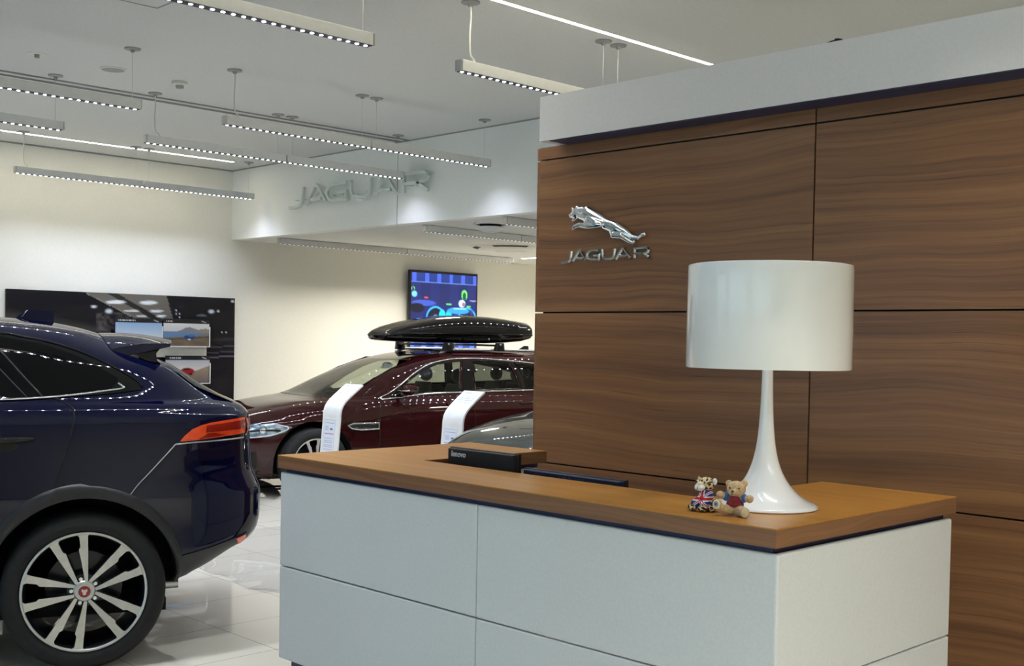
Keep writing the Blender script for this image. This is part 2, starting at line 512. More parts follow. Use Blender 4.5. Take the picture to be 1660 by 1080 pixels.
def smooth_path(pts, per=6, closed=False):
    P = [np.array(p, float) for p in pts]; n = len(P); out = []
    rng = range(n) if closed else range(n - 1)
    for i in rng:
        p1, p2 = P[i], P[(i + 1) % n]
        p0 = P[(i - 1) % n] if (closed or i > 0) else 2 * p1 - p2
        p3 = P[(i + 2) % n] if (closed or i + 2 < n) else 2 * p2 - p1
        for k in range(per):
            t = k / per
            out.append(0.5 * (2 * p1 + (p2 - p0) * t + (2 * p0 - 5 * p1 + 4 * p2 - p3) * t * t + (3 * p1 - p0 - 3 * p2 + p3) * t ** 3))
    if not closed: out.append(P[-1])
    return [tuple(p) for p in out]


# ------------------------------------------------------------------ room shell
struct(bx('floor', floor_tiles, XB - 0.2, XR + 0.2, YF - 0.2, YE + 0.2, -0.12, 0.0))
ceiling = struct(bx('ceiling', ceil_paint, XB - 0.2, XR + 0.2, YF - 0.2, YB + 0.1, ZC, ZC + 0.12))
struct(bx('wall_left', wall_paint, XB - 0.15, XB, YF - 0.2, YE + 0.2, 0, ZC))
struct(bx('wall_right', wall_paint, XR, XR + 0.15, YF - 0.2, YE + 0.2, 0, ZC))
struct(bx('wall_end', wall_paint, XB, XR, YE, YE + 0.15, 0, ZC))
# shop front behind the camera: piers, sill and header with three glazed openings
wf = empty('wall_front'); struct(wf)
mb = MB()
mb.box(XB, XR, YF - 0.15, YF, 0, 0.2); mb.box(XB, XR, YF - 0.15, YF, 3.3, ZC)
for a, b in ((XB, -11.7), (-7.1, -6.3), (-1.7, -0.7), (3.9, XR)):
    mb.box(a, b, YF - 0.15, YF, 0.2, 3.3)
mb.build('pier', wall_paint, wf)
for k, xc in enumerate((-9.4, -4.0, 1.6)):
    w = empty('window_%d' % (k + 1)); struct(w)
    bx('glass', shop_glass, xc - 2.3, xc + 2.3, YF - 0.08, YF - 0.07, 0.2, 3.3, w)
    m2 = MB()
    for x in (xc - 2.3, xc - 0.03, xc + 2.24): m2.box(x, x + 0.06, YF - 0.11, YF - 0.04, 0.2, 3.3)
    m2.box(xc - 2.3, xc + 2.3, YF - 0.11, YF - 0.04, 0.2, 0.26); m2.box(xc - 2.3, xc + 2.3, YF - 0.11, YF - 0.04, 3.24, 3.3)
    m2.build('window_frame', satin, w)
# bulkhead with the low ceiling behind it
bulk = struct(bx('wall_bulkhead', bulk_paint, XB, XR, YB, YB + 0.12, ZL, ZC - 0.012))
struct(bx('ceiling_low', ceil_paint, XB - 0.2, XR + 0.2, YB + 0.12, YE + 0.2, ZL, ZL + 0.1))
bx('shadow_joint', rose_grey, XB + 0.001, XR, YB - 0.002, YB + 0.02, ZC - 0.014, ZC, bulk)
bx('shadow_joint', rose_grey, -9.352, -9.344, YB - 0.002, YB + 0.01, ZL, ZC, bulk)
struct(bx('trim_1', rose_grey, XB, XB + 0.006, YF, YB, ZC - 0.016, ZC), 'dark shadow joint where back wall meets ceiling')
# curtain track slot in the ceiling
tk = MB()
tk.box(-9.180, -9.170, 2.0, YB, ZC - 0.012, ZC + 0.001); tk.box(-9.302, -9.294, 2.0, YB, ZC - 0.016, ZC + 0.001)
struct(tk.build('trim_2', rose_grey), 'thin double track running along the ceiling')
# hatch outline
hm = MB()
for a in ((-6.70, -6.692, 2.2, 3.46), (-6.70, -5.9, 3.452, 3.46), (-5.908, -5.9, 2.2, 3.46)):
    hm.box(*a, ZC - 0.003, ZC + 0.001)
tag(hm.build('ceiling_hatch', rose_grey), 'thin square hatch outline in the ceiling above the big light bar', 'hatch', kind='structure')

# wood wall
ww = empty('wall_feature', (0, 0, 0)); struct(ww, 'wood panelled wall behind the reception desk')
bx('core', black_seam, -4.795, XR, DW + 0.018, DW + 0.12, 0, 2.73, ww)
G = 0.0045
rows = [(0.0, 0.883), (0.883, 1.766), (1.766, 2.661), (2.661, 2.735)]
xs = [-4.825, -2.988, -1.15, 0.69, 2.53, 4.4, XR]
for (z0, z1) in rows:
    for a, b in zip(xs[:-1], xs[1:]):
        bx('wood_panel', walnut, a + (0 if a == xs[0] else G), b - G, DW, DW + 0.018, z0 + G, z1 - (G if z1 < 2.7 else 0), ww)
    bx('edge_strip', edge_wood, -4.856, -4.8255, DW + 0.012, DW + 0.10, z0 + G, z1 - (G if z1 < 2.7 else 0), ww)
fa = empty('trim_3'); struct(fa, 'white fascia over the wood wall')
bx('fascia_board', fascia_paint, -4.672, XR, 4.765, DW + 0.12, 2.736, 2.987, fa)
bx('soffit_shade', dark_gap, -4.60, XR, 4.772, DW + 0.0, 2.731, 2.7365, fa)  # dark strip, colours in the shade under the fascia

# ------------------------------------------------------------------ reception desk
desk = empty('reception_desk', (0, 0, 0))
tag(desk, 'white panelled reception desk in front of the wood wall', 'desk')
DX0, DX1, DY0, DY1, HT = -4.632, -1.930, 3.018, 4.232, 1.045
for z0, z1 in ((0.092, 0.5235), (0.5285, 0.965)):
    for a, b in ((DX0 + 0.004, -3.273), (-3.270, DX1 - 0.0025)):
        bx('front_panel', desk_white, a, b, DY0 + 0.014, DY0 + 0.036, z0, z1, desk, 0.007, 3)
    bx('side_panel', desk_white, DX1 - 0.024, DX1 - 0.001, DY0 + 0.0145, DY1 - 0.03, z0, z1, desk, 0.007, 3)
    bx('side_panel', desk_white, DX0 + 0.004, DX0 + 0.027, DY0 + 0.04, DY1 - 0.03, z0, z1, desk, 0.007, 3)
G_ = [(DX0 + 0.03, DY0 + 0.03), (DX1 - 0.03, DY0 + 0.03), (DX1 - 0.03, DY1 - 0.04), (DX1 - 0.55, DY1 - 0.04), (DX1 - 0.55, DY0 + 0.39), (DX0 + 0.55, DY0 + 0.39), (DX0 + 0.55, DY1 - 0.04), (DX0 + 0.03, DY1 - 0.04)]
mb = MB().prism(G_, lambda x, y: (x, y, 0.984), lambda x, y: (x, y, 0.962))
mb.build('shadow_gap', dark_gap, desk)
mb = MB().prism([(DX0 + 0.045, DY0 + 0.06), (DX1 - 0.045, DY0 + 0.06), (DX1 - 0.045, DY1 - 0.08), (DX1 - 0.5, DY1 - 0.08), (DX1 - 0.5, DY0 + 0.12), (DX0 + 0.5, DY0 + 0.12), (DX0 + 0.5, DY1 - 0.08), (DX0 + 0.045, DY1 - 0.08)], lambda x, y: (x, y, 0.092), lambda x, y: (x, y, 0.0))
mb.build('plinth', dark_gap, desk)
for a_, b_ in ((DX0 + 0.03, DX0 + 0.54), (DX1 - 0.54, DX1 - 0.03)):
    bx('pedestal_unit', desk_white, a_, b_, DY0 + 0.42, DY1 - 0.03, 0.092, 0.96, desk, 0.004)
bx('inner_desktop', desk_white, DX0 + 0.54, DX1 - 0.54, DY0 + 0.05, DY1 - 0.35, 0.70, 0.73, desk, 0.003)
# worktop (U shaped slab)
wt = empty('worktop', (0, 0, 0))
tag(wt, 'brown wood worktop lying on the white reception desk', 'worktop')
U = [(DX0, DY0), (DX1, DY0), (DX1, DY1), (DX1 - 0.565, DY1), (DX1 - 0.565, DY0 + 0.405), (DX0 + 0.575, DY0 + 0.405), (DX0 + 0.575, DY1), (DX0, DY1)]
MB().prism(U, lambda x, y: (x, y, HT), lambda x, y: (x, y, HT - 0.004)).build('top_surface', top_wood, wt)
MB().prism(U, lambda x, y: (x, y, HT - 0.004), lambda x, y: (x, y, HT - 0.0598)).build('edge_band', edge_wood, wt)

# ------------------------------------------------------------------ monitors behind the ledge


def text_mesh(name, s, size, m, parent, loc, rot, extrude=0.0006, align='CENTER', shear=0.0, sx=1.0):
    cu = bpy.data.curves.new(name, 'FONT'); cu.body = s; cu.size = size; cu.extrude = extrude; cu.align_x = align; cu.offset = size * 0.02; cu.shear = shear
    t = bpy.data.objects.new(name, cu); COL.objects.link(t)
    bpy.context.view_layer.update()
    me = bpy.data.meshes.new_from_object(t.evaluated_get(bpy.context.evaluated_depsgraph_get()))
    bpy.data.objects.remove(t); bpy.data.curves.remove(cu)
    me.materials.clear(); me.materials.append(m)
    o = bpy.data.objects.new(name, me); COL.objects.link(o)
    o.location = loc; o.rotation_euler = rot; o.scale = (sx, 1, 1)
    if parent is not None: o.parent = parent
    return o


def monitor(x0, x1, y, ztop, hgt, m, word, wx, wz, size, tm, shear):
    r = empty('monitor', ((x0 + x1) / 2, y, 0.73))
    w = (x1 - x0) / 2; zt = ztop - 0.73
    mb = MB(); mb.box(-w, w, 0.0, 0.022, zt - hgt, zt); mb.build('bezel', black_plastic, r, bevel=0.003)
    mb = MB()
    mb.prism([(-w + 0.004, zt - hgt + 0.01), (w - 0.004, zt - hgt + 0.01), (w - 0.004, zt - 0.003), (-w + 0.004, zt - 0.003)],
             lambda u, v: (u, 0.0, v), lambda u, v: (u * 0.96, -0.022, zt - hgt / 2 + (v - zt + hgt / 2) * 0.985))
    mb.build('back_cover', m, r, bevel=0.004)
    mb = MB(); mb.box(-0.04, 0.04, -0.035, -0.01, 0.02, zt - 0.12); mb.build('stand_neck', black_plastic, r, bevel=0.004)
    mb = MB(); mb.box(-0.12, 0.12, -0.09, 0.09, 0, 0.018); mb.build('stand_foot', black_plastic, r, bevel=0.006)
    mb = MB(); mb.box(-w + 0.015, w - 0.015, 0.022, 0.0225, zt - hgt + 0.02, zt - 0.015); mb.build('screen', black_gloss, r)
    text_mesh('lettering', word, size, tm, r, (wx - (x0 + x1) / 2, -0.0228, wz - 0.73), (PI / 2, 0, 0), shear=shear)
    return r


tag(monitor(-4.035, -3.585, 3.56, 1.103, 0.31, black_plastic, 'lenovo', -3.950, 1.064, 0.036, text_white, 0.12),
    'black computer monitor standing highest behind the desk ledge, white lettering on back', 'monitor')
tag(monitor(-3.585, -3.010, 3.60, 1.0435, 0.33, monitor_blue, 'I-O DATA', -3.285, 1.0045, 0.034, text_dark, 0.0),
    'lower wide dark blue computer monitor showing only its top edge over the ledge', 'monitor')

# ------------------------------------------------------------------ table lamp
lamp = empty('table_lamp', (-2.23, 3.41, HT))
tag(lamp, 'large glossy white table lamp with drum shade on the worktop corner', 'lamp')
zs0, zs1 = 1.519 - HT, 1.868 - HT
MB().lathe([(0.2765, zs0), (0.279, zs0 + 0.004), (0.2775, zs1 - 0.01), (0.276, zs1), (0.272, zs1 + 0.002), (0.270, zs1 - 0.004), (0.272, zs0 + 0.006), (0.2765, zs0)], n=96).build('lamp_shade', white_gloss, lamp, smooth=True, angle=50)
prof = [(0.0, 0.004), (0.174, 0.0), (0.179, 0.002), (0.1795, 0.005), (0.172, 0.0125), (0.155, 0.020), (0.135, 0.030), (0.113, 0.046), (0.092, 0.067), (0.0725, 0.093), (0.057, 0.122), (0.045, 0.155), (0.0355, 0.195), (0.0285, 0.245), (0.0235, 0.31), (0.0205, 0.38), (0.0188, 0.45), (0.018, 0.52), (0.018, 0.62), (0.0, 0.62)]
pp = smooth_path(prof[1:-1], 4)
MB().lathe([(0.0001, 0.002)] + [(max(r, 0.001), h) for r, h in pp] + [(0.0001, 0.62)], n=72).build('lamp_base', white_gloss, lamp, smooth=True, angle=60)
mb = MB()
mb.lathe([(0.02, 0.60), (0.02, 0.66), (0.0001, 0.66)], n=20)
for k in range(3):
    a = 2 * PI * k / 3
    mb.tube([(0.018 * math.cos(a), 0.018 * math.sin(a), 0.63), (0.272 * math.cos(a), 0.272 * math.sin(a), 0.63)], 0.004, 6)
mb.build('lamp_holder', white_gloss, lamp, smooth=True, angle=40)
MB().ball((0, 0, 0.70), (0.035, 0.035, 0.045)).build('bulb', stand_white, lamp, smooth=True)
# ------------------------------------------------------------------ hanging light bars


LENS = {}


def light_bar(x, y0, label, group, length=2.72, top=ZBAR, ceil=ZC, n=47, power=BARW, mounted=False, color=NEUT):
    r = empty('pendant_light_bar', (x, y0, top))
    tag(r, label, 'light', group)
    H = 0.066; hw = 0.030
    halves = ((0.0, length / 2 - 0.001), (length / 2 + 0.001, length))
    for a, b in halves:
        MB().box(-hw, hw, a + 0.012, b, -H, 0).build('housing', bar_body, r, bevel=0.002)
    MB().box(-hw, hw, 0, 0.012, -H, 0).build('end_cap', satin, r, bevel=0.002)
    MB().box(-hw, hw, length, length + 0.012, -H, 0).build('end_cap', satin, r, bevel=0.002)
    MB().box(-hw + 0.003, hw - 0.003, 0.01, length, -H - 0.002, -H + 0.001).build('louvre', bar_under, r)
    for k in range(n):
        key = 'dim' if mounted else 'led'
        if key not in LENS:
            mb = MB(); mb.rings([[(0.0105 * math.cos(2 * PI * i / 10), 0.0105 * math.sin(2 * PI * i / 10), z) for i in range(10)] for z in (-0.002, 0.001)])
            o = mb.build('led_lens', led_dim if mounted else led_on, r); LENS[key] = o.data
        else:
            o = bpy.data.objects.new('led_lens', LENS[key]); COL.objects.link(o); o.parent = r
        o.location = (0, 0.03 + (length - 0.06) * k / (n - 1), -H - 0.002)
    for k, yy in enumerate((0.09, length / 2 - 0.075, length / 2 + 0.075, length - 0.05)):
        gap = ceil - top
        if mounted:
            if k in (0, 3): MB().box(-0.02, 0.02, yy - 0.03, yy + 0.03, 0, gap).build('mounting_clip', rose_grey, r)
            continue
        MB().lathe([(0.0001, gap), (0.056, gap), (0.056, gap - 0.008), (0.018, gap - 0.012), (0.013, gap - 0.028), (0.0001, gap - 0.028)], (0, yy, 0), 24).build('ceiling_rose', rose_grey, r, smooth=True, angle=40)
        if k == 0:
            pts = smooth_path([(0, yy, gap - 0.02), (0.0, yy + 0.004, gap * 0.75), (0, yy - 0.002, gap * 0.45), (0, yy + 0.004, 0.05), (0, yy + 0.03, 0.022), (0, yy + 0.045, 0)], 5)
            MB().tube(pts, 0.0052, 8).build('suspension_cable', cable_mat, r, smooth=True)
        else:
            MB().tube([(0, yy, gap - 0.02), (0, yy, 0)], 0.0018, 6).build('suspension_cable', cable_mat, r, smooth=True)
    l = bpy.data.lights.new('led', 'AREA'); l.shape = 'DISK'; l.size = 0.02; m_ = n // 2; l.energy = power / m_; l.color = color; l.spread = BAR_SPREAD
    for k in range(m_):
        o = bpy.data.objects.new('led', l); COL.objects.link(o); o.parent = r
        o.location = (0, 0.03 + (length - 0.06) * (2 * k + 0.5) / (n - 1), -H - 0.006)
    return r


GB = 'hanging linear light bars'
light_bar(-5.10, 1.155, 'large near light bar at the top, ending above the bulkhead lettering', GB)
light_bar(-5.165, 4.574, 'cream light bar running behind the top of the white fascia', GB)
light_bar(-7.765, 1.155, 'upper light bar cut by the left picture edge, ending below the round speaker', GB)
light_bar(-9.03, 1.145, 'lower light bar cut by the left picture edge, ending above the glowing strip', GB)
light_bar(-7.80, 4.570, 'long light bar with right end against bare bulkhead, right of the letters', GB)
light_bar(-9.05, 4.570, 'long light bar with right end in front of the bulkhead lettering', GB)
light_bar(-11.80, 4.577, 'furthest hanging light bar, seen against the cream back wall under the glowing strip', GB)
GL = 'light bars under the low ceiling'
light_bar(-11.76, 7.63, 'longest light bar fixed under the low ceiling, along the cream back wall above the television', GL, length=3.85, top=ZL - 0.004, ceil=ZL, n=60, power=0.8 * BARW, mounted=True, color=WARM)
light_bar(-9.12, 7.655, 'middle light bar fixed under the low ceiling, below a round air diffuser', GL, top=ZL - 0.004, ceil=ZL, mounted=True, power=0.6 * BARW)
light_bar(-7.89, 7.60, 'short visible piece of light bar under the low ceiling, beside the wood wall edge', GL, top=ZL - 0.004, ceil=ZL, mounted=True, power=0.6 * BARW)


def strip_lamp(x0, x1, y0, y1, z, label):
    r = empty('recessed_strip_light', ((x0 + x1) / 2, (y0 + y1) / 2, z)); tag(r, label, 'light', 'glowing strips set into the ceilings')
    w, l = (x1 - x0) / 2, (y1 - y0) / 2
    MB().box(-w, w, -l, l, -0.004, 0.002).build('diffuser', strip_on, r)
    mb = MB(); t = 0.006
    mb.box(-w - t, -w, -l - t, l + t, -0.003, 0.002); mb.box(w, w + t, -l - t, l + t, -0.003, 0.002)
    mb.box(-w, w, -l - t, -l, -0.003, 0.002); mb.box(-w, w, l, l + t, -0.003, 0.002)
    mb.build('frame', cable_mat, r)
    return r


strip_lamp(-5.035, -5.0, 0.6, 6.885, ZC, 'glowing white ceiling strip above the white fascia, at top right of centre')
strip_lamp(-11.93, -11.885, 0.6, 7.11, ZC, 'glowing pinkish ceiling strip along the cream back wall at left')
strip_lamp(-11.71, -9.0, 11.62, 11.68, ZL, 'short glowing strip in the low ceiling beside the wood wall edge')

# ------------------------------------------------------------------ small things on the ceilings
r = empty('smoke_detector', (-8.50, 4.585, ZC)); tag(r, 'small white smoke detector on the ceiling between two light bars', 'smoke detector')
MB().lathe([(0.0001, 0), (0.062, 0), (0.062, -0.022), (0.054, -0.030), (0.0001, -0.030)], n=28).build('housing', cable_mat, r, smooth=True, angle=40)
MB().lathe([(0.0001, -0.030), (0.034, -0.030), (0.028, -0.052), (0.0001, -0.055)], n=20).build('sensor_dome', rose_grey, r, smooth=True, angle=40)
r = empty('ceiling_speaker', (-8.48, 4.02, ZC)); tag(r, 'round flat speaker grille on the ceiling above the left light bars', 'speaker')
MB().lathe([(0.098, 0), (0.098, -0.006), (0.086, -0.009), (0.084, -0.004)], n=40).build('rim', cable_mat, r, smooth=True, angle=40)
MB().lathe([(0.0001, -0.005), (0.085, -0.005)], n=40).build('grille', rose_grey, r)
r = empty('sprinkler', (-8.457, 3.436, ZC)); tag(r, 'smallest round ceiling fitting, left of the round speaker', 'sprinkler')
MB().lathe([(0.0001, -0.004), (0.070, -0.002), (0.070, 0)], n=32).build('cover_plate', cable_mat, r)
MB().lathe([(0.0001, -0.030), (0.018, -0.026), (0.018, -0.004), (0.026, -0.003)], n=20).build('sprinkler_head', rose_grey, r, smooth=True, angle=40)
r = empty('air_diffuser', (-8.54, 8.03, ZL)); tag(r, 'round domed air diffuser on the low ceiling between two light bars', 'air diffuser')
MB().lathe([(0.0001, -0.085), (0.06, -0.081), (0.105, -0.066), (0.135, -0.040), (0.140, -0.030), (0.12, -0.026), (0.0001, -0.026)], n=40).build('dome', ceil_paint, r, smooth=True, angle=60)
MB().lathe([(0.11, 0), (0.11, -0.028)], n=40).build('throat', line_black, r)
MB().lathe([(0.17, 0), (0.165, -0.008), (0.12, -0.004), (0.12, 0)], n=40).build('outer_ring', ceil_paint, r, smooth=True)
r = empty('ceiling_cassette', (-10.42, 10.15, ZL)); tag(r, 'large round air conditioning panel with dark slots on the low ceiling', 'air conditioner')
MB().lathe([(0.0001, -0.035), (0.30, -0.034), (0.42, -0.024), (0.50, -0.006), (0.52, 0)], n=56).build('panel', ceil_paint, r, smooth=True)
for k in range(4):
    a0 = PI / 4 + k * PI / 2 - 0.5
    mb = MB(); lo = []; hi = []
    for i in range(13):
        a = a0 + i / 12
        for rr, lst in ((0.405, lo), (0.475, hi)):
            lst.append((rr * math.cos(a), rr * math.sin(a), -0.0275 if rr < 0.43 else -0.0145))
    n = len(lo)
    mb.add(lo + hi, [(i, i + 1, n + i + 1, n + i) for i in range(n - 1)]); mb.build('slot', line_black, r)

# ------------------------------------------------------------------ lettering and emblem
GLY = {
    'J': [[(0, -0.05), (0.55, -0.05), (0.86, 0.0), (1.04, 0.14), (1.12, 0.36), (1.20, 1.0)]],
    'A': [[(0, 0), (0.66, 0.93), (0.80, 1.0), (0.94, 0.93), (1.65, 0)], [(0.40, 0.27), (1.22, 0.27)]],
    'G': [[(1.58, 0.93), (0.72, 0.93), (0.34, 0.86), (0.12, 0.66), (0.10, 0.42), (0.24, 0.18), (0.60, 0.07), (1.50, 0.07), (1.54, 0.12), (1.56, 0.46), (0.95, 0.46)]],
    'U': [[(0.05, 1), (0.10, 0.42), (0.22, 0.18), (0.52, 0.07), (1.08, 0.07), (1.38, 0.18), (1.50, 0.42), (1.56, 1)]],
    'R': [[(0.10, 0), (0.10, 0.93), (1.28, 0.93), (1.56, 0.86), (1.66, 0.70), (1.56, 0.52), (1.28, 0.44), (0.10, 0.44)], [(1.00, 0.44), (1.72, 0)]],
}
WORD = [('J', 0.0), ('A', 1.42), ('G', 3.02), ('U', 4.88), ('A', 6.60), ('R', 8.62)]


def ribbon(mb, pts, w, sx, sz, x0, z0, yb, yf, inset):
    """a bar of constant width along a 2D path, with chamfered front"""
    P = [np.array((x0 + p[0] * sx, z0 + p[1] * sz)) for p in pts]
    n = len(P); rings = []
    for i in range(n):
        a = P[i] - P[i - 1] if i else P[1] - P[0]
        b = P[i + 1] - P[i] if i < n - 1 else P[-1] - P[-2]
        a = a / np.linalg.norm(a); b = b / np.linalg.norm(b)
        t = (a + b); t = t / max(np.linalg.norm(t), 1e-6)
        nn = np.array((-t[1], t[0])); k = min(1.0 / max(nn @ np.array((-a[1], a[0])), 0.45), 2.0)
        o = nn * (w / 2 * k); oi = nn * ((w / 2 - inset) * k)
        q = P[i]
        ym = yb + (yf - yb) * 0.45
        rings.append([(q[0] - o[0], yb, q[1] - o[1]), (q[0] - o[0], ym, q[1] - o[1]), (q[0] - oi[0], yf, q[1] - oi[1]), (q[0] + oi[0], yf, q[1] + oi[1]), (q[0] + o[0], ym, q[1] + o[1]), (q[0] + o[0], yb, q[1] + o[1])])
    mb.rings(rings)


def lettering(root, sx, sz, w, yb, yf, inset, m):
    for ch, off in WORD:
        mb = MB()
        for path in GLY[ch]:
            pth = path
            if ch in 'JGU' or (ch == 'R' and len(path) > 3):
                pass
            ribbon(mb, pth, w, sx, sz, off * sx, 0, yb, yf, inset)
        mb.build('letter', m, root)


s1 = empty('bulkhead_sign', (-11.215, YB, 3.060)); tag(s1, 'pale raised capital letters across the bulkhead', 'sign')
lettering(s1, 0.2345, 0.205, 0.036, -0.045, -0.075, 0.003, sign_white)
mb = MB()
for ch, off in WORD:
    for k in (0.45, 1.15): mb.tube([(0.2345 * (off + k), 0.0, 0.07), (0.2345 * (off + k), -0.05, 0.07)], 0.004, 6)
mb.build('standoff_pin', satin, s1)
s2 = empty('wall_lettering', (-4.627, DW, 2.060)); tag(s2, 'chrome capital letters on the wood wall under the leaping cat', 'sign')
lettering(s2, 0.0622, 0.058, 0.0185, 0.0, -0.016, 0.0056, chrome)

em = empty('leaping_cat_emblem', (-4.26, DW, 2.14)); tag(em, 'chrome leaping cat emblem on the wood wall above the chrome lettering', 'emblem')


def wl(u, v):
    return (-4.49 + 0.000684 * (u - 480) + 4.26, 2.368 - 0.00053 * (v - 235) - 0.000035 * (u - 480) - 2.14)


def chain(mb, pts, step=0.006, yc=-0.02, flat=0.55):
    for (a, b) in zip(pts[:-1], pts[1:]):
        (xa, za), (xb, zb) = wl(*a[:2]), wl(*b[:2])
        ya = a[3] if len(a) > 3 else yc; yb_ = b[3] if len(b) > 3 else yc
        n = max(2, int(math.hypot(xb - xa, zb - za) / step))
        for k in range(n + 1):
            t = k / n; rr = a[2] + (b[2] - a[2]) * t
            mb.ball((xa + (xb - xa) * t, ya + (yb_ - ya) * t, za + (zb - za) * t), (rr, rr * flat, rr), 10, 7)


mb = MB()
chain(mb, [(500, 315, 0.0324), (575, 320, 0.0464), (690, 375, 0.0400), (800, 435, 0.0329), (890, 470, 0.0354), (985, 515, 0.0256), (1060, 562, 0.0146)])
chain(mb, [(1060, 562, 0.0146), (1120, 572, 0.0110), (1160, 540, 0.0098), (1185, 535, 0.0110)])
chain(mb, [(855, 500, 0.0268), (870, 545, 0.0171, -0.032), (960, 552, 0.0159, -0.034), (1035, 600, 0.0122, -0.034), (1080, 622, 0.0098, -0.034), (1100, 612, 0.0085, -0.034)])
chain(mb, [(615, 385, 0.0281, -0.034), (700, 425, 0.0232, -0.04), (748, 432, 0.0171, -0.04), (690, 448, 0.0134, -0.044), (600, 452, 0.0146, -0.044)])
chain(mb, [(570, 400, 0.0216, -0.02), (560, 445, 0.0159, -0.024), (490, 432, 0.0146, -0.024), (440, 450, 0.0134, -0.024), (424, 478, 0.0098, -0.024)])
chain(mb, [(520, 300, 0.0324), (455, 300, 0.0302), (420, 318, 0.0227), (390, 335, 0.0140)])
chain(mb, [(450, 345, 0.0173), (425, 375, 0.0097), (412, 385, 0.0076)])
chain(mb, [(470, 250, 0.0108, -0.032), (482, 238, 0.0054, -0.032)]); chain(mb, [(420, 262, 0.0086, -0.03), (424, 252, 0.0043, -0.03)])
o = mb.build('cat_body', chrome, em, smooth=True)
md = o.modifiers.new('remesh', 'REMESH'); md.mode = 'VOXEL'; md.voxel_size = 0.0034; md.use_smooth_shade = True
md = o.modifiers.new('smooth', 'SMOOTH'); md.iterations = 5; md.factor = 0.6
mb = MB()
for (u, v, rr) in ((428, 300, 0.0065), (392, 330, 0.005)):
    x, z = wl(u, v); mb.ball((x, -0.034, z), rr, 8, 6)
mb.build('face_detail', chrome, em, smooth=True)

# ------------------------------------------------------------------ poster wall, brochures, television


def ell(x, y, cx, cy, rx, ry, soft=0.35):
    d = ((x - cx) / rx) ** 2 + ((y - cy) / ry) ** 2
    return max(0.0, min(1.0, (1.0 - d) / soft))


def mixc(a, b, t):
    return tuple(a[i] + (b[i] - a[i]) * t for i in range(3))


_rn = np.random.RandomState(3).rand(64, 64)


def vn(x, y):
    xi, yi = int(math.floor(x)), int(math.floor(y)); fx, fy = x - xi, y - yi
    g = lambda i, j: _rn[i % 64, j % 64]
    return (g(xi, yi) * (1 - fx) + g(xi + 1, yi) * fx) * (1 - fy) + (g(xi, yi + 1) * (1 - fx) + g(xi + 1, yi + 1) * fx) * fy


def poster_px(u, v):
    """a blurred night street with a lit canopy; u from left, v from top"""
    X = 38 + u * 1570; Yp = v * 254 * 4.256 + 32 + u * 65
    c = (17, 17, 26)
    c = mixc(c, (36, 34, 36), 0.7 * vn(X / 300, Yp / 50))
    yl = 60 + (X - 540) * 0.515; xr = 1090 + (Yp - 80) * 0.31
    if X < 700 and Yp > 150 + (X - 40) * 0.19:
        c = mixc(c, (86, 83, 80), 0.55 * min(1, (Yp - 150 - (X - 40) * 0.19) / 50))
    if Yp < yl - 2 and X > 540 and X < xr and Yp < 250:
        c = (104, 100, 94)
        if abs((X - 760) - (Yp - 90) * 1.75) < 34: c = (44, 42, 42)
        for cx, cy, rx, ry in ((735, 120, 82, 14), (962, 125, 76, 16), (845, 181, 66, 9), (1020, 183, 58, 11), (915, 217, 44, 8), (1052, 219, 46, 8)):
            c = mixc(c, (226, 232, 238), ell(X, Yp, cx, cy, rx, ry, 0.6))
    elif abs(Yp - yl) < 5 and 540 < X < 900:
        c = (130, 128, 124)
    if 600 < X < 830 and 190 < Yp < 310:
        c = mixc(c, (150, 140, 130), 0.5 * vn(X / 18, Yp / 14))
    for cx, cy, rx, ry in ((688, 181, 32, 20), (588, 150, 28, 9), (772, 246, 22, 12), (1425, 191, 30, 18), (1478, 188, 14, 8), (1160, 181, 8, 8), (1186, 206, 7, 7), (1160, 206, 7, 7), (1186, 228, 7, 7), (1510, 340, 7, 6), (1540, 342, 6, 6), (1590, 118, 18, 10)):
        c = mixc(c, (205, 214, 226), ell(X, Yp, cx, cy, rx, ry, 0.8))
    c = mixc(c, (110, 135, 145), 0.8 * ell(X, Yp, 1350, 222, 48, 14, 0.6) * (1 if Yp < 226 else 0.2))
    if X > 1400:
        c = mixc(c, (58, 58, 66), 0.7 * ell(X, Yp, 1560, 395, 160, 14, 0.9))
        for yy in (448, 488, 521):
            if abs(Yp - yy - (X - 1450) * -0.02) < 4: c = mixc(c, (120, 120, 140), 0.5 if yy < 500 else 0.8)
    return c


PY0, PY1, PZ0, PZ1 = 4.778, 7.515, 0.25, 2.048
po = empty('wall_poster', (XB, (PY0 + PY1) / 2, (PZ0 + PZ1) / 2)); tag(po, 'large dark wall poster of a night street on the cream back wall', 'poster')
ph, pz = (PY1 - PY0) / 2, (PZ1 - PZ0) / 2
MB().box(0.0, 0.028, -ph, ph, -pz, pz).build('panel', black_plastic, po)
picture('print', 190, 130, poster_px, lambda u, v: (0.0285, -ph + 2 * ph * u, pz - 2 * pz * v), po, 0.25)

bb = empty('acrylic_board', (XB + 0.05, 6.79, 1.40)); tag(bb, 'pale acrylic board between the two rows of framed car pictures', 'board')
MB().box(-0.004, 0.004, -0.36, 0.335, -0.07, 0.075).build('board', stand_white, bb, bevel=0.003)
MB().tube([(-0.022, -0.25, 0), (0.0, -0.25, 0)], 0.008).tube([(-0.022, 0.25, 0), (0.0, 0.25, 0)], 0.008).build('standoff', satin, bb)


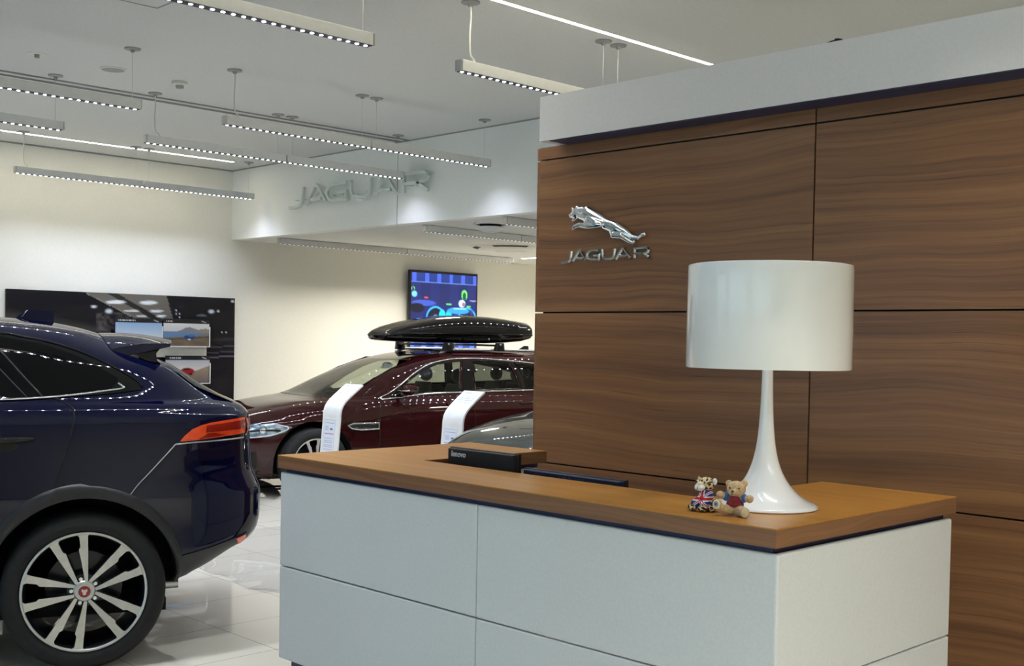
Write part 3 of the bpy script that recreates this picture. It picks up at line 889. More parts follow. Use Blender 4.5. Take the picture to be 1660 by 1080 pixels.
def card_px(kind):
    def f(u, v):
        if v < 0.17:
            c = (34, 34, 36)
            if 0.05 < v < 0.12 and ((0.06 < u < 0.20 and kind == 2) or (0.05 < u < 0.42 and kind == 1) or (0.07 < u < 0.36 and kind == 3)) and int(u * 150) % 4: c = (190, 190, 192)
            if 0.82 < u < 0.92 and abs(v - 0.06 - (u - 0.82) * 0.5) < 0.02: c = (170, 170, 172)
            return c
        if kind == 1:
            c = mixc((138, 170, 210), (196, 206, 216), (v - 0.17) / 0.5)
            if v > 0.72 + 0.1 * vn(u * 9, 1): c = (70, 72, 74)
            return c
        if kind == 2:
            c = mixc((206, 206, 204), (188, 196, 204), (v - 0.17) / 0.3)
            ridge = 0.47 - 0.17 * math.exp(-((u - 0.55) / 0.17) ** 2) - 0.12 * math.exp(-((u - 0.92) / 0.18) ** 2)
            if v > ridge: c = mixc((120, 122, 134), (150, 130, 112), max(0, (u - 0.5) * 1.6))
            if v > 0.50: c = mixc((92, 128, 168), (120, 110, 104), max(0, (u - 0.6) * 2))
            if v > 0.70 - 0.1 * u: c = mixc((126, 108, 88), (92, 84, 78), vn(u * 6, v * 9))
            if abs(v - 0.78 + u * 0.12) < 0.02: c = (70, 66, 64)
            c = mixc(c, (34, 62, 112), ell(u, v, 0.56, 0.68, 0.13, 0.10)); c = mixc(c, (214, 222, 230), ell(u, v, 0.56, 0.76, 0.04, 0.022)); c = mixc(c, (70, 110, 160), ell(u, v, 0.6, 0.61, 0.09, 0.05))
            return c
        c = mixc((172, 176, 190), (206, 204, 202), (v - 0.17) / 0.35)
        if v > 0.60 - 0.22 * max(0, u - 0.55) / 0.4 + 0.03 * vn(u * 8, 2): c = mixc((150, 132, 112), (96, 90, 96), (v - 0.5) * 1.8)
        c = mixc(c, (150, 28, 34), ell(u, v, 0.49, 0.58, 0.17, 0.14)); c = mixc(c, (46, 30, 36), ell(u, v, 0.47, 0.50, 0.09, 0.05)); c = mixc(c, (20, 16, 18), ell(u, v, 0.57, 0.68, 0.035, 0.05))
        return c
    return f


def card(y0, y1, z0, z1, kind, label):
    r = empty('framed_picture', (XB + 0.085, (y0 + y1) / 2, (z0 + z1) / 2)); tag(r, label, 'picture', 'framed car pictures on the poster')
    h, z = (y1 - y0) / 2, (z1 - z0) / 2
    MB().box(-0.006, 0.006, -h, h, -z, z).build('board', black_plastic, r)
    picture('print', 60, 40, card_px(kind), lambda u, v: (0.0065, -h + 2 * h * u, z - 2 * z * v), r, 0.3)
    mb = MB(); mb.box(-0.012, 0.016, h + 0.002, h + 0.010, -z - 0.01, z * 0.45); mb.box(-0.012, 0.016, -h, h + 0.010, -z - 0.014, -z - 0.004)
    mb.build('acrylic_holder', stand_white, r)
    MB().tube([(-0.057, 0, 0), (-0.006, 0, 0)], 0.012).build('standoff', satin, r)


card(5.96, 6.525, 1.46, 1.775, 1, 'framed picture of blue sky, upper left of the three car pictures by the poster')
card(6.545, 7.135, 1.465, 1.778, 2, 'framed picture of a blue car on a coast road, upper right on the dark poster')
card(6.575, 7.145, 1.03, 1.350, 3, 'framed picture of a red car in dunes, below the other framed pictures')


def tv_px(u, v):
    c = mixc((32, 44, 120), (20, 30, 84), v)
    if v < 0.115:
        c = (30, 52, 120)
        s = math.sin(u * 34)
        if s > 0.55: c = (66, 92, 210)
    elif v < 0.13: c = (92, 120, 190)
    elif v < 0.42:
        c = (30, 38, 92) if int(u * 7) % 2 else (34, 42, 100)
    if 0.80 < v < 0.86: c = (22, 30, 74)
    if v > 0.86:
        c = (38, 66, 150)
        if math.sin(u * 34 + 1) > 0.4: c = (80, 110, 220)
    # far racer at left
    c = mixc(c, (120, 190, 235), ell(u, v, 0.05, 0.285, 0.045, 0.045)); c = mixc(c, (120, 210, 60), ell(u, v, 0.03, 0.215, 0.03, 0.03) * (0 if ell(u, v, 0.028, 0.225, 0.018, 0.03) > 0 else 1))
    c = mixc(c, (70, 96, 200), 0.8 * ell(u, v, 0.19, 0.40, 0.2, 0.045)); c = mixc(c, (22, 22, 40), ell(u, v, 0.09, 0.47, 0.12, 0.07)); c = mixc(c, (200, 70, 70), ell(u, v, 0.225, 0.33, 0.035, 0.015))
    # near racer: tyre arch, nose, helmet and halo
    for cx, rx in ((0.37, 0.15), (0.86, 0.15)):
        k = ell(u, v, cx, 0.60, rx, 0.17, 0.15); k2 = ell(u, v, cx, 0.61, rx * 0.86, 0.15, 0.1)
        c = mixc(c, (60, 170, 230), k); c = mixc(c, (16, 22, 44), k2)
        c = mixc(c, (90, 100, 130), ell(u, v, cx, 0.60, 0.04, 0.06))
    c = mixc(c, (40, 200, 220), ell(u, v, 0.47, 0.56, 0.055, 0.09)); c = mixc(c, (30, 190, 215), ell(u, v, 0.57, 0.57, 0.055, 0.09))
    c = mixc(c, (50, 150, 235), ell(u, v, 0.72, 0.49, 0.19, 0.05)); c = mixc(c, (130, 190, 240), ell(u, v, 0.74, 0.46, 0.12, 0.015))
    c = mixc(c, (190, 215, 240), ell(u, v, 0.775, 0.39, 0.06, 0.06)); c = mixc(c, (150, 100, 130), ell(u, v, 0.80, 0.40, 0.03, 0.03))
    k = ell(u, v, 0.81, 0.27, 0.05, 0.075, 0.2); c = mixc(c, (110, 215, 100), k); c = mixc(c, (24, 80, 60), ell(u, v, 0.81, 0.29, 0.028, 0.06, 0.2))
    c = mixc(c, (90, 200, 90), ell(u, v, 0.57, 0.405, 0.05, 0.015)); c = mixc(c, (90, 200, 90), ell(u, v, 0.88, 0.425, 0.04, 0.015))
    c = mixc(c, (190, 205, 230), 0.7 * ell(u, v, 0.95, 0.345, 0.06, 0.012)); c = mixc(c, (60, 70, 160), 0.6 * ell(u, v, 0.93, 0.5, 0.03, 0.05))
    return c


tv = empty('television', (XB + 0.085, 10.835, 2.0)); tag(tv, 'wall television showing blue racing cars, behind the roof box', 'television')
MB().box(-0.03, 0.012, -0.635, 0.635, -0.55, 0.55).build('bezel', black_plastic, tv, bevel=0.006)
picture('screen', 100, 90, tv_px, lambda u, v: (0.013, -0.61 + 1.22 * u, 0.515 - 1.04 * v), tv, 0.2, emit=1.0 * LG['glow'][1])
MB().box(-0.084, -0.03, -0.2, 0.2, -0.2, 0.2).build('wall_bracket', black_plastic, tv)
# ------------------------------------------------------------------ cars


def pchip(xk, yk):
    xk = np.array(xk, float); yk = np.array(yk, float)
    h = np.diff(xk); d = np.diff(yk) / h; m = np.zeros(len(xk))
    m[0], m[-1] = d[0], d[-1]
    for i in range(1, len(xk) - 1):
        if d[i - 1] * d[i] > 0:
            w1, w2 = 2 * h[i] + h[i - 1], h[i] + 2 * h[i - 1]
            m[i] = (w1 + w2) / (w1 / d[i - 1] + w2 / d[i])

    def f(x):
        i = int(np.clip(np.searchsorted(xk, x) - 1, 0, len(h) - 1))
        t = (x - xk[i]) / h[i]
        return ((1 + 2 * t) * (1 - t) ** 2 * yk[i] + t * (1 - t) ** 2 * h[i] * m[i] + t * t * (3 - 2 * t) * yk[i + 1] + t * t * (t - 1) * h[i] * m[i + 1])
    return f


def quarter(a, w, n, k):
    """k+1 points of a superellipse quarter from (a,0) to (0,w), evenly spaced along its length"""
    t = np.linspace(0, PI / 2, 300)
    x = a * np.cos(t) ** (2 / n); y = w * np.sin(t) ** (2 / n)
    s = np.concatenate([[0], np.cumsum(np.hypot(np.diff(x), np.diff(y)))])
    q = np.linspace(0, s[-1], k + 1)
    return np.interp(q, s, x), np.interp(q, s, y)


class Body:
    """car body lofted from plan outlines; x forward, y to the left side, z up, rear axle at x = 0"""

    def __init__(s, layers, xm, drop, nz=130, nq=44):
        L = np.array(layers, float)
        idx = np.arange(len(L)); F = [pchip(idx, L[:, c]) for c in range(6)]
        rings = []
        for t in np.linspace(0, len(L) - 1, nz):
            z, xr, xf, w, nr, nf = [f(t) for f in F]
            fx, fy = quarter(xf - xm, w, nf, nq); rx, ry = quarter(xm - xr, w, nr, nq)
            pts = []
            for i in range(nq): pts.append((xm + fx[i], fy[i]))
            for i in range(nq, 0, -1): pts.append((xm - rx[i], ry[i]))
            for i in range(nq): pts.append((xm - rx[i], -ry[i]))
            for i in range(nq, 0, -1): pts.append((xm + fx[i], -fy[i]))
            rings.append([(x, y, drop(x, z)) for x, y in pts])
        s.rings = rings
        mb = MB(); mb.rings(rings)
        s.mb = mb
        me = bpy.data.meshes.new('tmp'); me.from_pydata(mb.v, [], mb.f)
        s.fq = [f for f in mb.f if len(f) == 4]
        s.vn = [v.normal.copy() for v in me.vertices]; s.vv = [v.co.copy() for v in me.vertices]
        bpy.data.meshes.remove(me)
        s.bvh = BVHTree.FromPolygons([Vector(p) for p in mb.v], [f for f in mb.f if len(f) == 4])

    def smooth_n(s, h):
        """hit place with the smoothly interpolated surface normal"""
        if h[0] is None: return None, None
        f = s.fq[h[2]]
        w = poly_3d_calc([s.vv[i] for i in f], h[0])
        n = Vector((0, 0, 0))
        for i, k in zip(f, w): n += s.vn[i] * k
        return h[0], n.normalized()

    def side(s, x, z, sd=1):
        h = s.bvh.ray_cast(Vector((x, sd * 2.5, z)), Vector((0, -sd, 0)))
        return s.smooth_n(h)

    def front(s, y, z, sd=1):
        h = s.bvh.ray_cast(Vector((sd * 6.0 + (0 if sd > 0 else -2), y, z)), Vector((-sd, 0, 0)))
        return s.smooth_n(h)

    def top(s, x, y):
        h = s.bvh.ray_cast(Vector((x, y, 4)), Vector((0, 0, -1)))
        return s.smooth_n(h)

    def hit(s, mode, a, b, sd):
        return s.side(a, b, sd) if mode == 'side' else (s.front(a, b, sd) if mode == 'front' else s.top(a, b))

    def patch(s, name, outline, m, root, mode='side', sd=1, off=0.004, step=0.03, thick=0.005, solid=True):
        """a panel lying on the body surface inside the given outline"""
        P = [Vector(p) for p in outline]; n = len(P)
        B = []
        for i in range(n):
            a, b = P[i], P[(i + 1) % n]; k = max(1, int((b - a).length / step))
            B += [a + (b - a) * (j / k) for j in range(k)]
        nb = len(B)
        xs_ = [p.x for p in B]; ys_ = [p.y for p in B]
        pts = list(B)

        def inside(q):
            c = False
            for i in range(nb):
                a, b = B[i], B[(i + 1) % nb]
                if (a.y > q.y) != (b.y > q.y) and q.x < (b.x - a.x) * (q.y - a.y) / (b.y - a.y) + a.x: c = not c
            return c
        x = min(xs_) + step / 2
        while x < max(xs_):
            y = min(ys_) + step / 2
            while y < max(ys_):
                q = Vector((x, y))
                if inside(q) and min((q - p).length for p in B) > step * 0.35: pts.append(q)
                y += step
            x += step
        vs, es, fs = delaunay_2d_cdt(pts, [(i, (i + 1) % nb) for i in range(nb)], [], 1, 1e-5)[:3]
        out = []; nrm = []
        last = None
        ok = []
        for v in vs:
            l, nn = s.hit(mode, v.x, v.y, sd)
            ok.append(l is not None)
            if l is None: out.append((0, 0, 0)); nrm.append((0, 0, 1)); continue
            ref = Vector((0, sd, 0)) if mode == 'side' else (Vector((sd, 0, 0)) if mode == 'front' else Vector((0, 0, 1)))
            if nn.dot(ref) < 0: nn = -nn
            out.append(l + nn * off); nrm.append(tuple(nn))
        mb = MB(); mb.smooth = True
        mb.add(out, [f for f in fs if all(ok[i] for i in f)])
        o = mb.build(name, m, root, smooth=True)
        bm = bmesh.new(); bm.from_mesh(o.data)
        bmesh.ops.delete(bm, geom=[v for v in bm.verts if not v.link_faces], context='VERTS')
        bm.faces.ensure_lookup_table()
        if bm.faces:
            ref = Vector((0, sd, 0)) if mode == 'side' else (Vector((sd, 0, 0)) if mode == 'front' else Vector((0, 0, 1)))
            if sum(f.normal.dot(ref) for f in bm.faces) < 0: bmesh.ops.reverse_faces(bm, faces=bm.faces)
        bm.to_mesh(o.data); bm.free()
        if not solid or thick < 0.01:
            used = sorted({i for f in fs if all(ok[i] for i in f) for i in f})
            if len(used) == len(o.data.vertices): o.data.normals_split_custom_set_from_vertices([nrm[i] for i in used])
        elif solid:
            md = o.modifiers.new('solid', 'SOLIDIFY'); md.thickness = thick; md.offset = -1.0
        return o

    def line(s, name, pts, r, m, root, mode='side', sd=1, off=0.0, closed=False, per=5, n=6, curve=True):
        Q = smooth_path(pts, per, closed) if curve else pts
        out = []
        for a, b in Q:
            l, nn = s.hit(mode, a, b, sd)
            if l is None: continue
            ref = Vector((0, sd, 0)) if mode == 'side' else (Vector((sd, 0, 0)) if mode == 'front' else Vector((0, 0, 1)))
            if nn.dot(ref) < 0: nn = -nn
            out.append(l + nn * off)
        return MB().tube(out, r, n, closed=closed).build(name, m, root, smooth=True)

    def shell(s, root, paint, arches, holes=None, arch_r=0.43):
        """the painted body with wheel arches cut out and window openings removed"""
        o = s.mb.build('body', [paint, liner], None, smooth=True)
        cut = MB()
        for ax_, az in arches:
            for sd in (1, -1):
                ring = [[(ax_ + arch_r * math.cos(2 * PI * i / 56), y, az + arch_r * math.sin(2 * PI * i / 56)) for i in range(56)] for y in (sd * 0.56, sd * 1.3)]
                cut.rings(ring)
        c = cut.build('arch_cut', liner)
        md = o.modifiers.new('b', 'BOOLEAN'); md.object = c; md.operation = 'DIFFERENCE'; md.solver = 'EXACT'
        bpy.context.view_layer.update()
        dg = bpy.context.evaluated_depsgraph_get()
        me = bpy.data.meshes.new_from_object(o.evaluated_get(dg))
        o.modifiers.clear(); old = o.data; o.data = me; bpy.data.meshes.remove(old)
        bpy.data.objects.remove(c)
        me.materials.clear(); me.materials.append(paint); me.materials.append(liner)
        bm = bmesh.new(); bm.from_mesh(me)
        kill = []
        for f in bm.faces:
            q = f.calc_center_median(); f.material_index = 0
            for ax_, az in arches:
                d = math.hypot(q.x - ax_, q.z - az)
                if d < arch_r + 0.002 and abs(q.y) > 0.5:
                    f.material_index = 1
            if holes and holes(q, f.normal): kill.append(f)
        if kill: bmesh.ops.delete(bm, geom=kill, context='FACES')
        bm.to_mesh(me); bm.free()
        me.polygons.foreach_set('use_smooth', [True] * len(me.polygons))
        me.set_sharp_from_angle(angle=math.radians(38))
        o.parent = root
        return o


def wheel(root, x, y, sd, R, rim, width, pairs, cap_m, tilt=0.0, name='wheel', full=True):
    """alloy wheel; y is the outer face, sd the side it faces"""
    r = MB()
    h = lambda d: y - sd * d      # d = depth inwards from the tyre's outer face
    zc = R
    c = (x, 0, zc)
    # barrel and rim edge
    r.lathe([(rim + 0.004, h(0.016)), (rim + 0.006, h(0.006)), (rim - 0.004, h(0.004)), (rim - 0.012, h(0.010)), (rim - 0.020, h(0.05)), (rim - 0.035, h(0.16)), (rim - 0.03, h(width))], c, 72, 'y')
    w = r.build(name, rim_dark, root, smooth=True, angle=45)
    t = MB()
    t.lathe([(rim - 0.02, h(width)), (rim + 0.02, h(width)), (R - 0.02, h(width - 0.01)), (R, h(width - 0.035)), (R, h(0.038)), (R - 0.006, h(0.022)), (R - 0.022, h(0.006)), (R - 0.05, h(-0.004)), (rim + 0.035, h(-0.005)), (rim + 0.014, h(0.002)), (rim + 0.004, h(0.012)), (rim - 0.01, h(0.03))], c, 96, 'y')
    for k in range(3):
        yy = h(0.055 + k * (width - 0.11) / 2)
        t.lathe([(R - 0.004, yy - 0.006), (R + 0.0006, yy - 0.005), (R + 0.0006, yy + 0.005), (R - 0.004, yy + 0.006)], c, 72, 'y')
    t.build('tyre', rubber, w, smooth=True, angle=40)
    e = MB()
    e.lathe([(rim + 0.0045, h(0.005)), (rim + 0.002, h(0.002)), (rim - 0.007, h(0.003)), (rim - 0.009, h(0.008))], c, 96, 'y')
    e.build('rim_lip', rim_silver, w, smooth=True)
    # paired spokes: machined face over a dark flank
    f = MB(); dk = MB()
    for pa in pairs:
        for q in (-1, 1):
            a0 = pa + q * 0.47; a1 = pa + q * 0.255
            pin = np.array((math.sin(a0) * 0.050 * rim / 0.281, math.cos(a0) * 0.050 * rim / 0.281)); pout = np.array((math.sin(a1) * (rim - 0.007), math.cos(a1) * (rim - 0.007)))
            d = (pout - pin); ln = np.linalg.norm(d); d /= ln; nn = np.array((d[1], -d[0])) * q
            k = rim / 0.281
            prof_ = [(0.0, 0.007 * k, 0.014 * k), (0.40 * ln, 0.0125 * k, 0.030 * k), (0.68 * ln, 0.0165 * k, 0.046 * k), (0.74 * ln, 0.0165 * k, 0.031 * k), (0.95 * ln, 0.0195 * k, 0.035 * k), (ln, 0.024 * k, 0.055 * k)]
            lo = [pin + d * s_ + nn * a for s_, a, b in prof_]; hi = [pin + d * s_ - nn * b * 0.55 for s_, a, b in prof_]
            poly = lo + hi[::-1]
            dep = lambda p: 0.030 - 0.024 * min(1, max(0, (math.hypot(*p) - 0.06) / (rim - 0.06)))
            fr = lambda u, v: (x + u * (1 if sd > 0 else 1), h(dep((u, v))), zc + v)
            n_ = len(lo)
            L = [fr(*p) for p in lo]; Hh = [fr(*p) for p in hi]
            f.add(L + Hh, [(i, i + 1, n_ + i + 1, n_ + i) for i in range(n_ - 1)])
            inw = lambda p: (p[0], p[1] - sd * 0.045, p[2])
            eps = lambda p: (p[0], p[1] - sd * 0.0008, p[2])
            dk.add([eps(p) for p in L] + [inw(p) for p in L], [(i, i + 1, n_ + i + 1, n_ + i) for i in range(n_ - 1)])
            dk.add([eps(p) for p in Hh] + [inw(p) for p in Hh], [(i, i + 1, n_ + i + 1, n_ + i) for i in range(n_ - 1)])
    f.lathe([(0.030, h(0.024)), (0.045, h(0.027)), (0.051, h(0.033))], c, 40, 'y')
    f.build('spoke_face', rim_silver, w)
    dk.lathe([(0.050, h(0.034)), (0.078, h(0.050)), (0.084, h(0.085)), (0.0001, h(0.085))], c, 40, 'y')
    dk.build('spoke_flank', rim_dark, w)
    if full:
        b = MB(); b.lathe([(0.05, h(0.13)), (0.175, h(0.13)), (0.175, h(0.155)), (0.05, h(0.155))], c, 48, 'y'); b.build('brake_disc', rose_grey if False else rim_dark, w, smooth=True, angle=40)
        cap = MB(); cap.lathe([(0.0001, h(0.017)), (0.027, h(0.0175)), (0.0275, h(0.03))], c, 28, 'y'); cap.build('centre_cap', cap_m, w, smooth=True, angle=40)
        cp = MB(); cp.lathe([(0.0275, h(0.016)), (0.033, h(0.018)), (0.034, h(0.032))], c, 28, 'y'); cp.build('cap_ring', rim_silver, w, smooth=True, angle=40)
        mk = MB()
        mk.prism([(-0.012, 0.013), (-0.006, 0.009), (0.006, 0.009), (0.012, 0.013), (0.013, 0.002), (0.007, -0.006), (0.008, -0.013), (0.0, -0.017), (-0.008, -0.013), (-0.007, -0.006), (-0.013, 0.002)],
                 lambda u, v: (x + u, h(0.0155), zc + v), lambda u, v: (x + u, h(0.018), zc + v))
        mk.build('cap_badge', rim_silver, w)
        for k in range(5):
            a = pairs[k]
            nb = MB(); cc = (x + 0.059 * math.sin(a), 0, zc + 0.059 * math.cos(a))
            nb.lathe([(0.012, h(0.05)), (0.012, h(0.036)), (0.0095, h(0.033)), (0.0001, h(0.032))], cc, 6, 'y'); nb.build('lug_nut', chrome, w)
    return w


def rotz(phi):
    return phi + PI


# ------------------------------------------------------------------ navy SUV in the left foreground
SUV_PHI = math.radians(67)
SUV_O = (-6.189, 2.773, 0.0)
SUVL = [  # z, rear x, front x, half width, rear roundness, front roundness
    (0.25, -0.36, 3.35, 0.900, 7, 5), (0.33, -0.44, 3.58, 0.930, 7, 5), (0.42, -0.60, 3.68, 0.945, 7, 5), (0.50, -0.74, 3.73, 0.955, 7, 5),
    (0.56, -0.84, 3.75, 0.962, 7, 5), (0.62, -0.875, 3.76, 0.966, 7, 5), (0.70, -0.885, 3.76, 0.968, 7, 5), (0.79, -0.885, 3.75, 0.968, 7, 5),
    (0.86, -0.862, 3.74, 0.966, 7, 4.5), (0.93, -0.838, 3.72, 0.962, 7, 4.2), (1.02, -0.832, 3.66, 0.957, 7, 4), (1.12, -0.828, 3.40, 0.951, 7, 3.6),
    (1.19, -0.822, 3.05, 0.942, 7, 3.2), (1.228, -0.80, 2.82, 0.928, 6, 3), (1.25, -0.755, 2.70, 0.903, 6, 3), (1.275, -0.70, 2.60, 0.872, 5, 3),
    (1.32, -0.615, 2.46, 0.840, 5, 3), (1.39, -0.515, 2.28, 0.803, 5, 3), (1.47, -0.405, 2.05, 0.757, 5, 3), (1.55, -0.29, 1.78, 0.702, 5, 3),
    (1.61, -0.19, 1.50, 0.628, 4.5, 3), (1.645, -0.09, 1.28, 0.53, 4, 3), (1.668, 0.06, 1.05, 0.36, 3, 3), (1.678, 0.25, 0.85, 0.15, 2.5, 2.5), (1.680, 0.45, 0.65, 0.02, 2, 2)]


def suv_drop(x, z):
    s = min(1, max(0, (z - 1.42) / 0.2)); s = s * s * (3 - 2 * s)
    d = max(0.0, 0.62 - x)
    return z - s * (0.105 * d * d)


suv_b = Body(SUVL, 1.35, suv_drop)
suv = empty('suv', SUV_O, rotz(SUV_PHI))
tag(suv, 'dark navy SUV with red tail lamp, cut by the left picture edge', 'car')
suv_b.shell(suv, navy_paint, [(0.0, 0.385), (2.874, 0.385)], arch_r=0.432)
PAIRS = [math.radians(a) for a in (16, 88, 160, 232, 304)]
wheel(suv, 0.0, 0.96, 1, 0.372, 0.281, 0.265, PAIRS, cap_red)
wheel(suv, 2.874, 0.96, 1, 0.372, 0.281, 0.265, PAIRS, cap_red)
wheel(suv, 0.0, -0.96, -1, 0.372, 0.281, 0.265, PAIRS, cap_red)
wheel(suv, 2.874, -0.96, -1, 0.372, 0.281, 0.265, PAIRS, cap_red)
suv_parts = suv
for sd in (1, -1):
    DLO = [(2.02, 1.235), (1.86, 1.34), (1.62, 1.46), (1.35, 1.545), (1.0, 1.588), (0.7, 1.598), (0.386, 1.587), (0.301, 1.574), (0.181, 1.551), (0.077, 1.521), (-0.029, 1.480), (-0.134, 1.428), (-0.198, 1.392), (-0.246, 1.358), (-0.265, 1.334), (-0.253, 1.320)]
    LOW = [(-0.111, 1.303), (0.016, 1.294), (0.137, 1.288), (0.375, 1.275), (0.8, 1.262), (1.3, 1.25), (1.75, 1.238)]
    win = suv_b.patch('side_window_surround', DLO + LOW, black_gloss, suv, sd=sd, off=0.004)
    suv_b.patch('window_pane', [(1.0, 1.563), (0.7, 1.576), (0.385, 1.570), (0.189, 1.535), (0.056, 1.488), (-0.028, 1.450), (-0.113, 1.397), (-0.146, 1.379), (-0.148, 1.362), (-0.123, 1.334), (-0.089, 1.321), (0.121, 1.298), (0.375, 1.281), (0.8, 1.268), (1.0, 1.263)], dark_glass, win, sd=sd, off=0.0065, thick=0.003)
    suv_b.patch('window_pane', [(1.88, 1.262), (1.7, 1.40), (1.45, 1.49), (1.12, 1.558), (1.12, 1.262), (1.75, 1.248)], dark_glass, win, sd=sd, off=0.0065, thick=0.003)
    suv_b.line('pane_divider', [(0.46, 1.566), (0.382, 1.502), (0.288, 1.396), (0.192, 1.288)], 0.0045, trim_grey, win, sd=sd, off=0.007)
    suv_b.line('pane_divider', [(0.49, 1.536), (0.379, 1.416), (0.255, 1.281)], 0.0025, trim_grey, win, sd=sd, off=0.007)
    suv_b.line('window_trim', DLO[::-1][1:] , 0.0055, satin if False else black_gloss, suv, sd=sd, off=0.005)
    suv_b.line('window_trim', [(-0.150, 1.352), (-0.171, 1.336), (-0.172, 1.327), (-0.094, 1.316), (0.121, 1.291), (0.375, 1.276), (0.8, 1.262), (1.3, 1.25), (1.75, 1.238), (2.0, 1.232)], 0.0055, chrome, suv, sd=sd, off=0.006)
    suv_b.line('door_seam', [(0.145, 1.290), (0.088, 1.263), (0.058, 1.241), (0.053, 1.217), (0.056, 1.165), (0.072, 1.088), (0.100, 0.993), (0.128, 0.913), (0.150, 0.85), (0.28, 0.74), (0.40, 0.60), (0.43, 0.45)], 0.0038, line_black, suv, sd=sd, off=0.0005)
    suv_b.line('door_seam', [(1.14, 1.26), (1.13, 1.1), (1.12, 0.85), (1.13, 0.6), (1.15, 0.42)], 0.0038, line_black, suv, sd=sd, off=0.0005)
    suv_b.line('door_seam', [(2.02, 1.2), (2.08, 1.0), (2.16, 0.75), (2.22, 0.5), (2.2, 0.4)], 0.0038, line_black, suv, sd=sd, off=0.0005)
    for x0 in (0.222, 1.26):
        l, nn = suv_b.side(x0 + 0.12, 1.095, sd)
        hb = MB()
        yb = l.y
        sec = [(0.0, 0.0), (0.03, 0.010), (0.08, 0.013), (0.2, 0.014), (0.262, 0.012), (0.285, 0.0)]
        rg = []
        for i, (dx, hh) in enumerate(sec):
            h2 = max(hh, 0.004)
            yy = yb + sd * (0.034 if 0 < i < len(sec) - 1 else 0.02)
            z = 1.098 + 0.01 * (1 - dx / 0.285) - 0.004
            rg.append([(x0 + dx, yy + sd * 0.010 * math.cos(a), z + h2 * math.sin(a)) for a in np.linspace(0, 2 * PI, 13)[:-1]])
        hb.rings(rg)
        for dx in (0.035, 0.25): hb.box(x0 + dx - 0.012, x0 + dx + 0.012, min(yb - sd * 0.01, yb + sd * 0.03), max(yb - sd * 0.01, yb + sd * 0.03), 1.09, 1.106)
        hb.build('door_handle', black_gloss, suv, smooth=True, angle=40)
        suv_b.patch('handle_recess', [(x0 + 0.06, 1.072), (x0 + 0.10, 1.045), (x0 + 0.18, 1.045), (x0 + 0.22, 1.072), (x0 + 0.18, 1.088), (x0 + 0.10, 1.088)], black_gloss, suv, sd=sd, off=0.0012)
    TL = [(-0.431, 1.076), (-0.454, 1.104), (-0.490, 1.134), (-0.536, 1.153), (-0.590, 1.165), (-0.662, 1.173), (-0.722, 1.178), (-0.765, 1.180), (-0.768, 1.113), (-0.762, 1.101), (-0.661, 1.095), (-0.590, 1.088), (-0.499, 1.080)]
    tl = suv_b.patch('tail_lamp', TL, tail_bright if sd > 0 else tail_red, suv, sd=sd, off=0.006, step=0.03)
    suv_b.patch('dark_lens', [(-0.560, 1.150), (-0.765, 1.170), (-0.765, 1.126), (-0.556, 1.116)], tail_red, tl, sd=sd, off=0.0085, step=0.03, thick=0.003)
    suv_b.patch('dark_lens', [(-0.450, 1.083), (-0.52, 1.084), (-0.565, 1.112), (-0.60, 1.113), (-0.66, 1.100), (-0.59, 1.091), (-0.50, 1.082)], tail_red, tl, sd=sd, off=0.0085, step=0.02, thick=0.003)
    suv_b.line('lamp_trim', [(-0.411, 1.063), (-0.499, 1.070), (-0.60, 1.074), (-0.712, 1.078), (-0.76, 1.08)], 0.004, satin, suv, sd=sd, off=0.002)
    suv_b.line('bumper_seam_highlight', [(-0.411, 1.062), (-0.345, 0.99), (-0.283, 0.923), (-0.235, 0.872), (-0.20, 0.825)], 0.003, satin, suv, sd=sd, off=0.0)  # bright metal line draws the highlight along the bumper seam
    suv_b.patch('bumper_cladding', [(-0.436, 0.512), (-0.584, 0.546), (-0.707, 0.58), (-0.762, 0.655), (-0.79, 0.70), (-0.80, 0.69), (-0.80, 0.60), (-0.78, 0.565), (-0.70, 0.525), (-0.60, 0.452), (-0.50, 0.375), (-0.425, 0.34)], trim_grey, suv, sd=sd, off=0.004)
    suv_b.patch('rear_reflector', [(-0.716, 0.578), (-0.768, 0.592), (-0.772, 0.566), (-0.735, 0.540)], tail_bright, suv, sd=sd, off=0.008, step=0.02)
    suv_b.line('reflector_trim', [(-0.712, 0.585), (-0.772, 0.60)], 0.003, line_black, suv, sd=sd, off=0.006)
    for ax_ in (0.0, 2.874):
        ring = []
        for a in np.linspace(math.radians(-14), math.radians(194), 44): ring.append((ax_ - 0.434 * math.cos(a), 0.385 + 0.434 * math.sin(a)))
        for a in np.linspace(math.radians(194), math.radians(-14), 44):
            ro = 0.446 + 0.046 * max(0, math.sin(a)) ** 0.6 + (0.012 if math.cos(a) < 0 else 0)
            ring.append((ax_ - ro * math.cos(a), 0.385 + ro * math.sin(a)))
        suv_b.patch('arch_cladding', ring, trim_grey, suv, sd=sd, off=0.006, step=0.05, thick=0.02)
    suv_b.patch('sill_cladding', [(0.44, 0.42), (2.42, 0.42), (2.42, 0.29), (0.44, 0.29)], trim_grey, suv, sd=sd, off=0.006, step=0.08)
    # door mirror
    l, nn = suv_b.side(1.80, 1.22, sd)
    mm = MB(); mm.ball((1.86, l.y + sd * 0.16, 1.30), (0.085, 0.12, 0.075), 16, 10); mm.box(1.82, 1.88, min(l.y, l.y + sd * 0.1), max(l.y, l.y + sd * 0.1), 1.235, 1.26)
    mm.build('door_mirror', navy_paint, suv, smooth=True)
    suv_b.patch('headlamp', [(3.05, 1.02), (3.40, 1.00), (3.56, 0.95), (3.56, 0.89), (3.30, 0.92), (3.05, 0.97)], chrome, suv, sd=sd, off=0.004)
